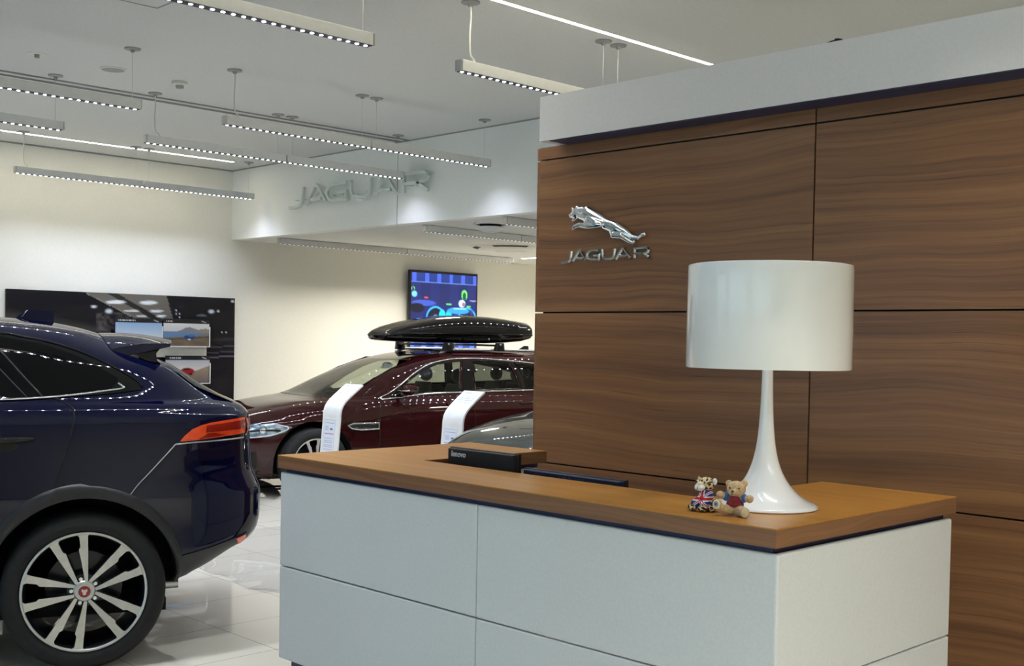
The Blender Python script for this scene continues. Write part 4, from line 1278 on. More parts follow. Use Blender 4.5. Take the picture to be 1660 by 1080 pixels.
# spoiler over the tailgate, blades at its ends, rear window, fin
sp = MB(); rg = []
for y in np.linspace(-0.565, 0.565, 31):
    k = abs(y) / 0.565

    def zbody(x):
        l = suv_b.top(x, y)[0]
        return l.z if l is not None else 1.5
    xa = -0.075 - 0.05 * k ** 3; xt = -0.445 + 0.03 * k ** 3
    za = zbody(xa) + 0.003; zt_ = 1.573 - 0.022 * k ** 2
    top = []
    for i in range(7):
        t = i / 6; x = xa + (xt - xa) * t
        top.append((x, y, za + (zt_ - za) * t + 0.012 * math.sin(PI * t)))
    xm = -0.205; zm_ = zbody(xm) - 0.004
    bot = [(xt + 0.004, y, zt_ - 0.017)]
    for i in range(1, 5):
        t = i / 4; x = xt + 0.004 + (xm - xt) * t
        bot.append((x, y, zt_ - 0.017 + (min(zm_, zt_ - 0.03) - zt_ + 0.017) * t))
    bot.append((xa - 0.01, y, za - 0.05))
    rg.append(top + bot)
sp.rings(rg)
sp.build('roof_spoiler', navy_paint, suv, smooth=True, angle=40)
for sd in (1, -1):
    bl = MB()
    P = [(-0.20, 1.520), (-0.372, 1.538), (-0.362, 1.520), (-0.345, 1.500), (-0.350, 1.452), (-0.30, 1.462), (-0.22, 1.50)]
    bl.prism(P, lambda u, v: (u, sd * (0.545 + (1.55 - v) * 0.3), v), lambda u, v: (u, sd * (0.52 + (1.55 - v) * 0.3), v))
    bl.build('spoiler_blade', black_gloss, suv, bevel=0.004)
suv_b.patch('rear_window', [(-0.60, 1.25), (0.60, 1.25), (0.57, 1.33), (0.50, 1.46), (0.46, 1.50), (-0.46, 1.50), (-0.50, 1.46), (-0.57, 1.33)], dark_glass, suv, mode='front', sd=-1, off=0.004, step=0.06)
suv_b.patch('number_plate', [(-0.26, 0.86), (0.26, 0.86), (0.26, 0.98), (-0.26, 0.98)], paper, suv, mode='front', sd=-1, off=0.006, step=0.08)
suv_b.patch('tail_lamp_rear', [(0.45, 1.115), (0.72, 1.105), (0.72, 1.175), (0.45, 1.165)], tail_red, suv, mode='front', sd=-1, off=0.005, step=0.05)
suv_b.patch('tail_lamp_rear', [(-0.72, 1.105), (-0.45, 1.115), (-0.45, 1.165), (-0.72, 1.175)], tail_red, suv, mode='front', sd=-1, off=0.005, step=0.05)
suv_b.patch('windscreen', [(-0.62, 1.22), (0.62, 1.22), (0.58, 1.40), (0.50, 1.55), (0.40, 1.60), (-0.40, 1.60), (-0.50, 1.55), (-0.58, 1.40)], dark_glass, suv, mode='front', sd=1, off=0.004, step=0.06)
suv_b.patch('grille', [(-0.42, 0.62), (0.42, 0.62), (0.50, 0.78), (0.42, 0.92), (-0.42, 0.92), (-0.50, 0.78)], line_black, suv, mode='front', sd=1, off=0.005, step=0.06)
fn = MB(); rg = []
for t in np.linspace(0, 1, 9):
    x = 0.335 - 0.19 * t
    w_ = 0.024 * (0.35 + 0.65 * math.sin(PI * min(1, t * 0.75 + 0.12)))
    hgt = 0.058 * min(1, t / 0.35) ** 0.7 if t > 0 else 0.004
    zb = suv_drop(x, 1.678) - 0.01
    rg.append([(x - 0.0 * t, w_, zb), (x, w_ * 0.55, zb + 0.01 + hgt * 0.6), (x, w_ * 0.2, zb + 0.01 + hgt), (x, -w_ * 0.2, zb + 0.01 + hgt), (x, -w_ * 0.55, zb + 0.01 + hgt * 0.6), (x, -w_, zb)])
fn.rings(rg); fn.build('roof_fin', navy_paint, suv, smooth=True, angle=50)
MB().tube([(-0.38, 0.66, 0.330), (-0.455, 0.66, 0.332)], 0.026, 14).build('exhaust_tip', satin, suv, smooth=True, angle=40)
MB().box(-0.38, 3.3, -0.85, 0.85, 0.24, 0.30).build('underbody', liner, suv)


# ------------------------------------------------------------------ maroon estate by the back wall
EST_PHI = math.radians(79)
EST_O = (-10.443 + 2.96 * math.cos(EST_PHI), 6.842 + 2.96 * math.sin(EST_PHI), 0.0)
ESTL = [
    (0.17, -0.85, 3.45, 0.86, 6, 4), (0.25, -1.00, 3.70, 0.90, 6, 4), (0.40, -1.08, 3.80, 0.925, 6, 4.2), (0.55, -1.12, 3.83, 0.936, 6, 4.2),
    (0.66, -1.12, 3.82, 0.940, 6, 4), (0.74, -1.115, 3.78, 0.940, 6, 3.8), (0.80, -1.11, 3.69, 0.937, 6, 3.6), (0.85, -1.10, 3.57, 0.930, 6, 3.5),
    (0.89, -1.09, 3.42, 0.920, 6, 3.4), (0.92, -1.085, 3.27, 0.908, 6, 3.4), (0.945, -1.08, 3.10, 0.892, 6, 3.5), (0.965, -1.07, 2.93, 0.872, 6, 3.6),
    (0.99, -1.06, 2.80, 0.853, 6, 3.8), (1.04, -1.03, 2.66, 0.832, 6, 4), (1.12, -0.98, 2.48, 0.806, 5, 4.2), (1.20, -0.92, 2.28, 0.778, 5, 4.4),
    (1.28, -0.85, 2.07, 0.744, 5, 4.4), (1.35, -0.76, 1.86, 0.704, 5, 4.4), (1.40, -0.66, 1.66, 0.660, 5, 4.2), (1.437, -0.55, 1.44, 0.590, 4, 4),
    (1.462, -0.40, 1.20, 0.47, 4, 3.5), (1.478, -0.15, 0.95, 0.29, 3, 2.5), (1.485, 0.2, 0.65, 0.05, 2, 2)]
est_b = Body(ESTL, 1.2, lambda x, z: z)
est = empty('estate_car', EST_O, rotz(EST_PHI))
tag(est, 'dark maroon estate car along the back wall carrying a roof box', 'car')
WX = lambda z: 1.0


def in_poly(x, y, P):
    c = False; n = len(P)
    for i in range(n):
        a, b = P[i], P[(i + 1) % n]
        if (a[1] > y) != (b[1] > y) and x < (b[0] - a[0]) * (y - a[1]) / (b[1] - a[1]) + a[0]: c = not c
    return c


E_DLO = [(2.212, 0.965), (2.092, 1.035), (1.98, 1.105), (1.815, 1.215), (1.640, 1.305), (1.470, 1.355), (1.212, 1.387), (0.811, 1.383), (0.203, 1.337), (-0.2, 1.275), (-0.50, 1.195), (-0.66, 1.125), (-0.62, 1.085), (-0.2, 1.062), (0.287, 1.049), (1.243, 1.031), (1.692, 1.018)]
E_FG = [(2.11, 0.985), (1.856, 1.165), (1.662, 1.275), (1.486, 1.335), (1.185, 1.366), (1.275, 1.040), (1.692, 1.028)]
E_RG = [(1.035, 1.368), (0.80, 1.366), (0.568, 1.350), (0.475, 1.066), (1.075, 1.046)]
E_QG = [(0.49, 1.343), (0.2, 1.318), (-0.2, 1.255), (-0.45, 1.19), (-0.58, 1.125), (-0.55, 1.10), (-0.2, 1.078), (0.40, 1.064)]
E_WS = [(-0.70, 0.985), (0.70, 0.985), (0.665, 1.12), (0.615, 1.26), (0.555, 1.375), (-0.555, 1.375), (-0.615, 1.26), (-0.665, 1.12)]


def est_holes(q, n):
    if q.z < 0.97 or q.z > 1.40: return False
    if abs(n.y) > 0.45 and any(in_poly(q.x, q.z, P) for P in (E_FG, E_RG, E_QG)): return True
    return q.x > 1.5 and n.x > 0.12 and in_poly(q.y, q.z, E_WS) and not in_poly(q.x, q.z, E_DLO) if abs(q.y) > 0.5 else (q.x > 1.5 and in_poly(q.y, q.z, E_WS))


est_b.shell(est, maroon_paint, [(0.0, 0.36), (2.96, 0.36)], est_holes, arch_r=0.40)
PAIRS5 = [math.radians(a) for a in (10, 82, 154, 226, 298)]
for x, y, sd in ((2.96, 0.93, 1), (0.0, 0.93, 1), (2.96, -0.93, -1), (0.0, -0.93, -1)):
    wheel(est, x, y, sd, 0.345, 0.245, 0.24, PAIRS5, cap_red)


def frame_ring(outer, inner):
    return outer + [outer[0]] + [inner[0]] + inner[::-1]


for sd in (1, -1):
    est_b.patch('side_window', E_FG, car_glass, est, sd=sd, off=0.001, solid=False)
    est_b.patch('side_window', E_RG, rear_glass, est, sd=sd, off=0.001, solid=False)
    est_b.patch('side_window', E_QG, rear_glass, est, sd=sd, off=0.001, solid=False)
    for P in (E_FG, E_RG, E_QG):
        est_b.line('window_seal', P, 0.011, black_gloss, est, sd=sd, off=0.0, closed=True, curve=False)
    est_b.patch('door_pillar_trim', [(1.165, 1.372), (1.055, 1.372), (1.095, 1.044), (1.255, 1.040)], black_gloss, est, sd=sd, off=0.004)
    est_b.patch('door_pillar_trim', [(0.55, 1.352), (0.505, 1.348), (0.415, 1.062), (0.46, 1.064)], black_gloss, est, sd=sd, off=0.004)
    est_b.line('window_trim', E_DLO, 0.0085, chrome, est, sd=sd, off=0.005, closed=True, per=4)
    est_b.line('door_seam', [(2.246, 0.95), (2.262, 0.85), (2.273, 0.706), (2.269, 0.523), (2.25, 0.3)], 0.004, line_black, est, sd=sd)
    est_b.line('door_seam', [(1.16, 1.02), (1.14, 0.8), (1.13, 0.55), (1.15, 0.3)], 0.004, line_black, est, sd=sd)
    est_b.line('door_seam', [(0.25, 1.03), (0.20, 0.9), (0.26, 0.75)], 0.004, line_black, est, sd=sd)
    v = est_b.patch('side_vent', [(2.631, 0.712), (2.571, 0.732), (2.287, 0.737), (2.287, 0.673), (2.485, 0.667), (2.585, 0.682)], chrome, est, sd=sd, off=0.010)
    est_b.patch('vent_mesh', [(2.555, 0.712), (2.31, 0.720), (2.305, 0.69), (2.50, 0.685)], line_black, v, sd=sd, off=0.0115, thick=0.002)
    est_b.line('vent_surround', [(2.631, 0.712), (2.571, 0.732), (2.287, 0.737), (2.287, 0.673), (2.485, 0.667), (2.585, 0.682)], 0.0075, chrome, v, sd=sd, off=0.012, closed=True, curve=False)
    for x0 in (0.37, 1.30):
        l, nn = est_b.side(x0 + 0.09, 0.92, sd)
        MB().tube([(x0, l.y + sd * 0.004, 0.928), (x0 + 0.03, l.y + sd * 0.032, 0.924), (x0 + 0.15, l.y + sd * 0.032, 0.914), (x0 + 0.18, l.y + sd * 0.004, 0.91)], 0.011, 8).build('door_handle', maroon_paint, est, smooth=True)
    # headlamp: bright inner reflector behind a clear lens
    HL = [(3.70, 0.705), (3.60, 0.722), (3.519, 0.732), (3.361, 0.745), (3.188, 0.707), (3.255, 0.655), (3.405, 0.612), (3.602, 0.595), (3.70, 0.592)]
    hp = est_b.patch('headlamp', HL, head_glass, est, sd=sd, off=0.003, step=0.03)
    est_b.line('lamp_shroud', [(3.68, 0.645), (3.55, 0.668), (3.42, 0.676), (3.30, 0.672)], 0.009, line_black, hp, sd=sd, off=0.004)
    for x, z, rr in ((3.46, 0.672, 0.034), (3.62, 0.655, 0.036)):
        l, nn = est_b.side(x, z, sd)
        MB().ball((l.x, l.y + sd * 0.0, l.z), (rr, 0.022, rr), 16, 10).build('projector', chrome, hp, smooth=True)
    est_b.line('daytime_lamp', [(3.69, 0.603), (3.602, 0.603), (3.42, 0.622), (3.28, 0.662), (3.225, 0.70), (3.32, 0.728)], 0.007, text_white, hp, sd=sd, off=0.006)
    # door mirror
    l, nn = est_b.side(1.95, 1.0, sd)
    mm = MB(); y0 = l.y
    rg = []
    for t, yy in ((0, 0.09), (0.06, 0.095), (0.5, 0.19), (0.9, 0.27), (1.0, 0.285)):
        s_ = math.sin(PI * (0.12 + 0.80 * t)) if t < 1 else 0.35
        cx, cz = 2.00 - 0.04 * t, 1.065 + 0.02 * t
        rg.append([(cx + 0.075 * s_ * math.cos(a), y0 + sd * yy, cz + 0.062 * s_ * math.sin(a)) for a in np.linspace(0, 2 * PI, 17)[:-1]])
    mm.rings(rg); mo = mm.build('door_mirror', maroon_paint, est, smooth=True)
    MB().tube([(2.02, y0 - sd * 0.02, 1.0), (2.01, y0 + sd * 0.06, 1.01), (2.0, y0 + sd * 0.14, 1.02)], 0.02, 8).build('mirror_stalk', black_gloss, mo, smooth=True)
    MB().tube([(2.075, y0 + sd * 0.10, 1.055), (2.06, y0 + sd * 0.2, 1.06), (2.03, y0 + sd * 0.275, 1.07)], 0.007, 8).build('mirror_strip', chrome, mo, smooth=True)
    # roof rail
    pts = []
    for x in np.linspace(1.35, -0.55, 14):
        l, nn = est_b.top(x, sd * 0.52)
        e = 0.03 if 0.02 < (1.35 - x) / 1.9 < 0.98 else 0.004
        pts.append((x, sd * 0.52, l.z + e))
    MB().tube(pts, 0.014, 8).build('roof_rail', satin, est, smooth=True)
    est_b.patch('tail_lamp', [(-0.75, 0.78), (-0.98, 0.76), (-0.98, 0.86), (-0.78, 0.86)], tail_red, est, sd=sd, off=0.004)
    est_b.patch('bumper_intake', [(3.50, 0.30), (3.66, 0.29), (3.66, 0.47), (3.52, 0.46)], line_black, est, sd=sd, off=0.003)
est_b.patch('windscreen', E_WS, car_glass, est, mode='front', sd=1, off=0.001, step=0.06, solid=False)
est_b.line('windscreen_seal', E_WS, 0.012, black_gloss, est, mode='front', sd=1, closed=True, curve=False)
pr = MB()
est_b.patch('panoramic_roof', [(1.45, -0.36), (1.45, 0.36), (0.2, 0.40), (0.2, -0.40)], black_gloss, est, mode='top', off=0.003, step=0.08)
g0 = est_b.patch('grille', [(-0.36, 0.42), (0.36, 0.42), (0.44, 0.56), (0.38, 0.70), (-0.38, 0.70), (-0.44, 0.56)], line_black, est, mode='front', sd=1, off=0.004, step=0.05)
est_b.line('grille_surround', [(-0.36, 0.42), (0.36, 0.42), (0.44, 0.56), (0.38, 0.70), (-0.38, 0.70), (-0.44, 0.56)], 0.010, chrome, g0, mode='front', sd=1, off=0.004, closed=True, curve=False)
est_b.patch('number_plate', [(-0.26, 0.30), (0.26, 0.30), (0.26, 0.40), (-0.26, 0.40)], paper, est, mode='front', sd=1, off=0.012, step=0.08)
est_b.patch('lower_intake', [(-0.75, 0.20), (0.75, 0.20), (0.70, 0.28), (-0.70, 0.28)], line_black, est, mode='front', sd=1, off=0.003, step=0.08)
est_b.patch('rear_window', [(-0.55, 1.06), (0.55, 1.06), (0.46, 1.34), (-0.46, 1.34)], dark_glass, est, mode='front', sd=-1, off=0.003, step=0.08)
# price card inside the windscreen
l, nn = est_b.front(0.42, 1.30, 1)
c = MB(); d = Vector((-0.55, 0, 0.40)).normalized()
p0 = Vector((l.x - 0.03, 0.32, l.z - 0.02))
q = [p0, p0 + Vector((0, 0.20, 0)), p0 + Vector((0, 0.20, 0)) + d * 0.075, p0 + d * 0.075]
c.add(q + [v - Vector((0.003, 0, 0.003)) for v in q], [(0, 1, 2, 3), (7, 6, 5, 4), (0, 4, 5, 1), (1, 5, 6, 2), (2, 6, 7, 3), (3, 7, 4, 0)])
c.build('price_card', paper, est)
# cabin
MB().box(-0.7, 2.3, -0.74, 0.74, 0.36, 0.42).build('cabin_floor', cabin_dark, est)
dm = MB(); dm.rings([[(2.60, y, 0.93), (2.25, y, 0.985), (2.05, y, 0.96), (1.95, y, 0.86), (1.98, y, 0.6), (2.5, y, 0.6)] for y in (-0.68, -0.3, 0.3, 0.68)])
dm.build('dashboard', cabin_dark, est, smooth=True, angle=50)
sw = MB(); sw.tube([(1.80 + 0.06 * math.cos(a), 0.36 + 0.185 * math.sin(a), 0.93 + 0.175 * math.cos(a)) for a in np.linspace(0, 2 * PI, 29)[:-1]], 0.014, 8, closed=True)
sw.tube([(1.82, 0.36 - 0.17, 0.93), (1.80, 0.36 + 0.17, 0.93)], 0.02, 8); sw.tube([(1.80, 0.36, 0.93), (2.0, 0.36, 0.86)], 0.03, 8)
sw.build('steering_wheel', cabin_dark, est, smooth=True)
MB().ball((1.72, 0.0, 1.30), (0.02, 0.12, 0.035)).build('rear_view_mirror', black_plastic, est, smooth=True)
for x, ys in ((1.15, (0.37, -0.37)), (0.12, (0.45, 0.0, -0.45))):
    for y in ys:
        w_ = 0.25 if len(ys) == 2 else 0.22
        s_ = MB()
        s_.rings([[(x + 0.02 - k * 0.12 + 0.055 * math.cos(a) * f, y + w_ * (1 - 0.25 * k) * math.sin(a), 0.50 + 0.60 * k) for a in np.linspace(0, 2 * PI, 17)[:-1]] for k, f in ((0, 1.6), (0.3, 1.8), (0.7, 1.4), (0.95, 1.0), (1.0, 0.5))])
        so = s_.build('seat', seat_grey, est, smooth=True)
        MB().ball((x + 0.22, y, 0.55), (0.28, w_, 0.10), 14, 8).build('cushion', seat_grey, so, smooth=True)
        MB().ball((x - 0.13, y, 1.19), (0.05, w_ * 0.55, 0.085), 14, 8).build('headrest', seat_grey, so, smooth=True)

# ------------------------------------------------------------------ roof rack and roof box on the estate
def est_world(o):
    o.location = EST_O; o.rotation_euler = (0, 0, rotz(EST_PHI))


rack = empty('roof_rack'); est_world(rack); tag(rack, 'black roof rack feet and bars between the maroon estate roof and the roof box', 'roof rack')
for x in (1.27, 0.60):
    MB().box(x - 0.035, x + 0.035, -0.60, 0.60, 1.525, 1.548).build('cross_bar', black_plastic, rack, bevel=0.006)
    for sd in (1, -1):
        zr = est_b.top(x, sd * 0.52)[0].z + 0.02
        ft = MB(); rg = []
        for t in np.linspace(0, 1, 6):
            z = zr + (1.565 - zr) * t; wx = 0.066 - 0.018 * t; wy = 0.045 - 0.012 * t
            yc = sd * (0.545 + 0.02 * t)
            rg.append([(x + wx * math.copysign(abs(math.cos(a)) ** 0.6, math.cos(a)), yc + wy * math.copysign(abs(math.sin(a)) ** 0.6, math.sin(a)), z) for a in np.linspace(0, 2 * PI, 21)[:-1]])
        ft.rings(rg); f_ = ft.build('foot', black_plastic, rack, smooth=True, angle=50)
        MB().ball((x + 0.012, sd * 0.597, 1.545), (0.013, 0.006, 0.013), 10, 6).build('foot_lock', satin, f_, smooth=True)

rb = empty('roof_box'); est_world(rb); tag(rb, 'glossy black roof box on top of the maroon estate car', 'roof box')
RBX = [(2.09, 1.632, 1.588, 0.20), (2.07, 1.662, 1.578, 0.27), (2.01, 1.698, 1.568, 0.325), (1.90, 1.738, 1.562, 0.365), (1.75, 1.775, 1.558, 0.39), (1.58, 1.808, 1.556, 0.405), (1.38, 1.840, 1.554, 0.415), (1.15, 1.862, 1.553, 0.42), (0.90, 1.872, 1.553, 0.42), (0.60, 1.866, 1.556, 0.42), (0.35, 1.850, 1.562, 0.415), (0.12, 1.828, 1.578, 0.405), (0.0, 1.815, 1.605, 0.395), (-0.03, 1.80, 1.640, 0.38)]
RBX = [(0.10 + (x + 0.03) * 1.80 / 2.12, a, b, c) for x, a, b, c in RBX]
SEAM = lambda x: 1.652 + 0.012 * math.exp(-((x - 0.6) / 0.9) ** 2) - (0.05 * max(0, (x - 1.75) / 0.34)) ** 1.0
yo = 0.10
up_, lo_ = [], []
for x, zt, zb, hw in RBX:
    zm = min(max(SEAM(x), zb + 0.004), zt - 0.006)
    au = [(x + (0.0 if x > 0.05 else -0.02 * math.sin(a)), yo + hw * math.copysign(abs(math.cos(a)) ** 0.62, math.cos(a)), zm + (zt - zm) * abs(math.sin(a)) ** 0.62) for a in np.linspace(0, PI, 25)]
    al = [(x, yo + (hw - 0.004) * math.copysign(abs(math.cos(a)) ** 0.5, math.cos(a)), zm - (zm - zb) * abs(math.sin(a)) ** 0.5) for a in np.linspace(0, PI, 25)]
    up_.append(au); lo_.append(al)
m1 = MB(); m1.rings(up_, True, True); m1.build('lid', black_gloss, rb, smooth=True, angle=45)
m1 = MB(); m1.rings(lo_, True, True); m1.build('base', black_gloss, rb, smooth=True, angle=45)
for sd in (1, -1):
    pts = [(x, yo + sd * (hw + 0.002), min(max(SEAM(x), zb + 0.004), zt - 0.006)) for x, zt, zb, hw in RBX]
    MB().tube(smooth_path(pts, 4), 0.006, 8).build('seam_strip', black_gloss, rb, smooth=True)
    MB().box(0.55, 1.05, yo + sd * 0.418 - 0.006, yo + sd * 0.418 + 0.006, 1.592, 1.622).build('grip', black_gloss, rb, bevel=0.005)
MB().ball((0.72, yo + 0.426, 1.607), (0.010, 0.004, 0.010), 10, 6).build('lock', satin, rb, smooth=True)
MB().box(0.075, 0.118, yo - 0.30, yo + 0.30, 1.640, 1.665).build('rear_lip', black_plastic, rb, bevel=0.006)
mb = MB(); mb.box(1.86, 1.925, yo - 0.12, yo + 0.12, 1.582, 1.594); mb.build('front_lip', black_plastic, rb, bevel=0.004)
MB().box(0.20, 0.30, yo + 0.398, yo + 0.4095, 1.742, 1.750).build('maker_mark', text_white, rb, bevel=0.002)
fe = MB(); rg = []
for t in np.linspace(0, 1, 8):
    x = -0.02 - 0.15 * t; hgt = 0.055 * min(1, t / 0.6); w_ = 0.02 * (0.4 + 0.6 * math.sin(PI * min(1, 0.15 + t * 0.7)))
    zb = est_b.top(x, 0.0)[0].z - 0.004
    rg.append([(x, w_, zb), (x, w_ * 0.3, zb + 0.006 + hgt), (x, -w_ * 0.3, zb + 0.006 + hgt), (x, -w_, zb)])
fe.rings(rg); fe.build('roof_fin', black_gloss, est, smooth=True, angle=60)

# ------------------------------------------------------------------ grey green car behind the desk
g3 = copy_thing(est, (-6.46, 9.94, 0), rotz(math.radians(88)))
g3.name = 'saloon_car'
tag(g3, 'grey-green car of which only the bonnet shows between info stand and wood wall', 'car')


def repaint(o):
    for sl in o.material_slots:
        if sl.material == maroon_paint:
            sl.link = 'OBJECT'; sl.material = green_paint


for ch in g3.children:
    repaint(ch)
    for gc in ch.children: repaint(gc)

# ------------------------------------------------------------------ white info stands


def info_stand(x, y, ztop, label):
    r = empty('info_stand', (x, y, 0)); tag(r, label, 'stand', 'white info stands beside the maroon car')
    w = 0.135; zk = ztop - 0.205
    prof = smooth_path([(0.0, 0.012), (0.035, 0.35), (0.075, zk - 0.16), (0.082, zk - 0.06), (0.098, zk + 0.0), (0.135, zk + 0.05), (0.20, zk + 0.105), (0.335, ztop)], 5)
    mb = MB(); rg = []
    n = len(prof)
    for i, (b, z) in enumerate(prof):
        a = prof[max(0, i - 1)]; c = prof[min(n - 1, i + 1)]
        t = np.array((c[0] - a[0], c[1] - a[1])); t /= np.linalg.norm(t); nn = np.array((-t[1], t[0])) * 0.009
        rg.append([(-w, b + nn[0], z + nn[1]), (w, b + nn[0], z + nn[1]), (w, b - nn[0], z - nn[1]), (-w, b - nn[0], z - nn[1])])
    mb.rings(rg); mb.build('bent_panel', stand_white, r, bevel=0.003)
    MB().box(-0.17, 0.17, -0.10, 0.26, 0, 0.012).build('base_plate', stand_white, r, bevel=0.003)

    def sheet(name, z0, z1, x0, x1, fn, gw, gh, along):
        def P(u, v):
            s_ = along(v)
            a = np.interp(s_, range(n), [p[0] for p in prof]); z = np.interp(s_, range(n), [p[1] for p in prof])
            i = int(min(n - 2, max(0, s_))); t = np.array((prof[i + 1][0] - prof[i][0], prof[i + 1][1] - prof[i][1])); t /= np.linalg.norm(t)
            nn = np.array((-t[1], t[0])) * 0.0105
            return (x0 + (x1 - x0) * u, a + nn[0], z + nn[1])
        return picture(name, gw, gh, fn, P, r, 0.5)

    def spec(u, v):
        c = (222, 228, 240)
        if u < 0.03 or u > 0.97 or v < 0.02 or v > 0.98: return (190, 200, 215)
        if 0.14 < v < 0.165 and 0.1 < u < 0.9: c = (120, 130, 155)
        if 0.30 < v < 0.36 and 0.55 < u < 0.80: c = (70, 110, 135)
        if 0.24 < v < 0.38 and 0.1 < u < 0.45 and int(v * 90) % 3 == 0: c = (170, 180, 200)
        if 0.44 < v < 0.465 and 0.1 < u < 0.9: c = (140, 70, 95)
        if 0.52 < v < 0.92 and 0.12 < u < 0.85 and int(v * 110) % 3 == 0: c = (180, 188, 206)
        return c

    def top_sheet(u, v):
        c = (226, 230, 236)
        if 0.08 < v < 0.13 and 0.1 < u < 0.5: c = (150, 155, 165)
        if 0.2 < v < 0.85 and 0.1 < u < 0.9 and int(v * 60) % 3 == 0 and int(u * 9 + v * 20) % 4: c = (186, 190, 198)
        return c
    izk = [i for i, p in enumerate(prof) if p[1] > zk - 0.13][0]; lowi = [i for i, p in enumerate(prof) if p[1] > 0.42][0]
    sheet('spec_sheet', 0, 0, -0.105, 0.075, spec, 22, 60, lambda v: izk + (lowi - izk) * v)
    i0 = n - 1.3; i1 = [i for i, p in enumerate(prof) if p[1] > zk + 0.085][0]
    sheet('top_sheet', 0, 0, -0.115, 0.115, top_sheet, 26, 26, lambda v: i0 + (i1 - i0) * v)
    return r


info_stand(-8.92, 6.32, 1.150, 'white bent info stand in front of the maroon car front wheel')
info_stand(-7.67, 6.72, 1.132, 'white bent info stand beside the grey-green bonnet')

# ------------------------------------------------------------------ clear protective film and a cable on the floor
rs = np.random.RandomState(5)
fx0, fx1, fy0, fy1 = -8.3, -4.9, 4.0, 6.1
nx_, ny_ = 90, 40
vs = []
for j in range(ny_ + 1):
    v = (j / ny_) ** 1.7
    for i in range(nx_ + 1):
        u = i / nx_
        x = fx0 + (fx1 - fx0) * u
        y = fy0 + 0.05 * math.sin(x * 4.1) + 0.03 * math.sin(x * 9.3 + 1) + (fy1 - fy0) * v
        e = math.exp(-v * 30)
        z = 0.0012 + e * 0.012 * (0.5 + 0.5 * math.sin(x * 23 + 6 * v * 5)) * vn(x * 7 + 40, y * 9 + 10) + 0.003 * vn(x * 14, y * 16 + 7) * e
        vs.append((x, y, z))
fs = [(j * (nx_ + 1) + i, j * (nx_ + 1) + i + 1, (j + 1) * (nx_ + 1) + i + 1, (j + 1) * (nx_ + 1) + i) for j in range(ny_) for i in range(nx_)]
film = glass_mat('clear_film', (0.98, 0.98, 0.98, 1), 1.16)
mb = MB(); mb.add(vs, fs)
tag(mb.build('plastic_sheet', film, smooth=True), 'clear wrinkled plastic sheet lying on the tiles behind the navy SUV', 'plastic sheet')
cb = MB(); cb.tube(smooth_path([(-10.9, 5.85, 0.012), (-10.5, 6.3, 0.012), (-10.47, 6.6, 0.02), (-10.44, 6.9, 0.012), (-10.2, 7.2, 0.012), (-10.3, 7.6, 0.012)], 8), 0.011, 8)
tag(cb.build('power_cable', black_plastic, smooth=True), 'black cable on the floor under the maroon car front bumper', 'cable')
cb = MB(); cb.tube(smooth_path([(-2.89, 4.80, 2.990), (-2.86, 4.80, 2.995), (-2.83, 4.80, 3.000), (-2.80, 4.80, 2.997), (-2.79, 4.84, 2.992)], 5), [0.004] * 12 + [0.010] * 9, 8)
tag(cb.build('cable_end', black_plastic, smooth=True), 'small black cable end lying on top of the white fascia', 'cable')

# ------------------------------------------------------------------ soft toys on the worktop


def fur(name, c1, c2, scale=160, bump=0.9):
    m = mat(name, c1, 0.95)
    noisy(m, scale, c1, c2, bump, 6.0)
    pb(m).inputs['Sheen Weight'].default_value = 0.5
    return m


bear_fur = fur('tan_plush', srgb(176, 142, 98), srgb(212, 182, 138))
pad_cream = fur('cream_plush', srgb(218, 204, 160), srgb(230, 218, 178), 90, 0.3)
shirt_red = fur('red_knit', srgb(120, 26, 40), srgb(138, 34, 48), 200, 0.4)
sleeve_blue = fur('blue_knit', srgb(34, 84, 148), srgb(48, 104, 170), 200, 0.4)
white_plush = fur('white_plush', srgb(226, 224, 220), srgb(240, 238, 234), 160, 0.5)
cream_muzzle = fur('cream_muzzle_plush', srgb(228, 200, 150), srgb(238, 216, 172), 160, 0.4)
bead = noisy(mat('dark_bead', srgb(24, 14, 12), 0.15, coat=1.0), 20, srgb(22, 12, 10), srgb(30, 18, 15))


def leopard_fur():
    m = mat('leopard_plush', srgb(206, 176, 130), 0.95)
    tc = nd(m, 'ShaderNodeTexCoord'); v = nd(m, 'ShaderNodeTexVoronoi'); v.inputs['Scale'].default_value = 95
    nz = nd(m, 'ShaderNodeTexNoise'); nz.inputs['Scale'].default_value = 120
    lk(m, tc.outputs['Object'], nz.inputs['Vector'])
    mxv = nd(m, 'ShaderNodeMixRGB'); mxv.inputs['Fac'].default_value = 0.012
    lk(m, tc.outputs['Object'], mxv.inputs[1]); lk(m, nz.outputs['Color'], mxv.inputs[2]); lk(m, mxv.outputs[0], v.inputs['Vector'])
    r = nd(m, 'ShaderNodeValToRGB'); e = r.color_ramp.elements
    e[0].position = 0.0; e[0].color = srgb(150, 100, 58); e[1].position = 0.62; e[1].color = srgb(218, 196, 156)
    k = e.new(0.2); k.color = srgb(120, 78, 44); k = e.new(0.28); k.color = srgb(40, 28, 20); k = e.new(0.46); k.color = srgb(48, 34, 24); k = e.new(0.52); k.color = srgb(214, 188, 144)
    lk(m, v.outputs['Distance'], r.inputs['Fac']); lk(m, r.outputs['Color'], pb(m).inputs['Base Color'])
    return m


leo_fur = leopard_fur()


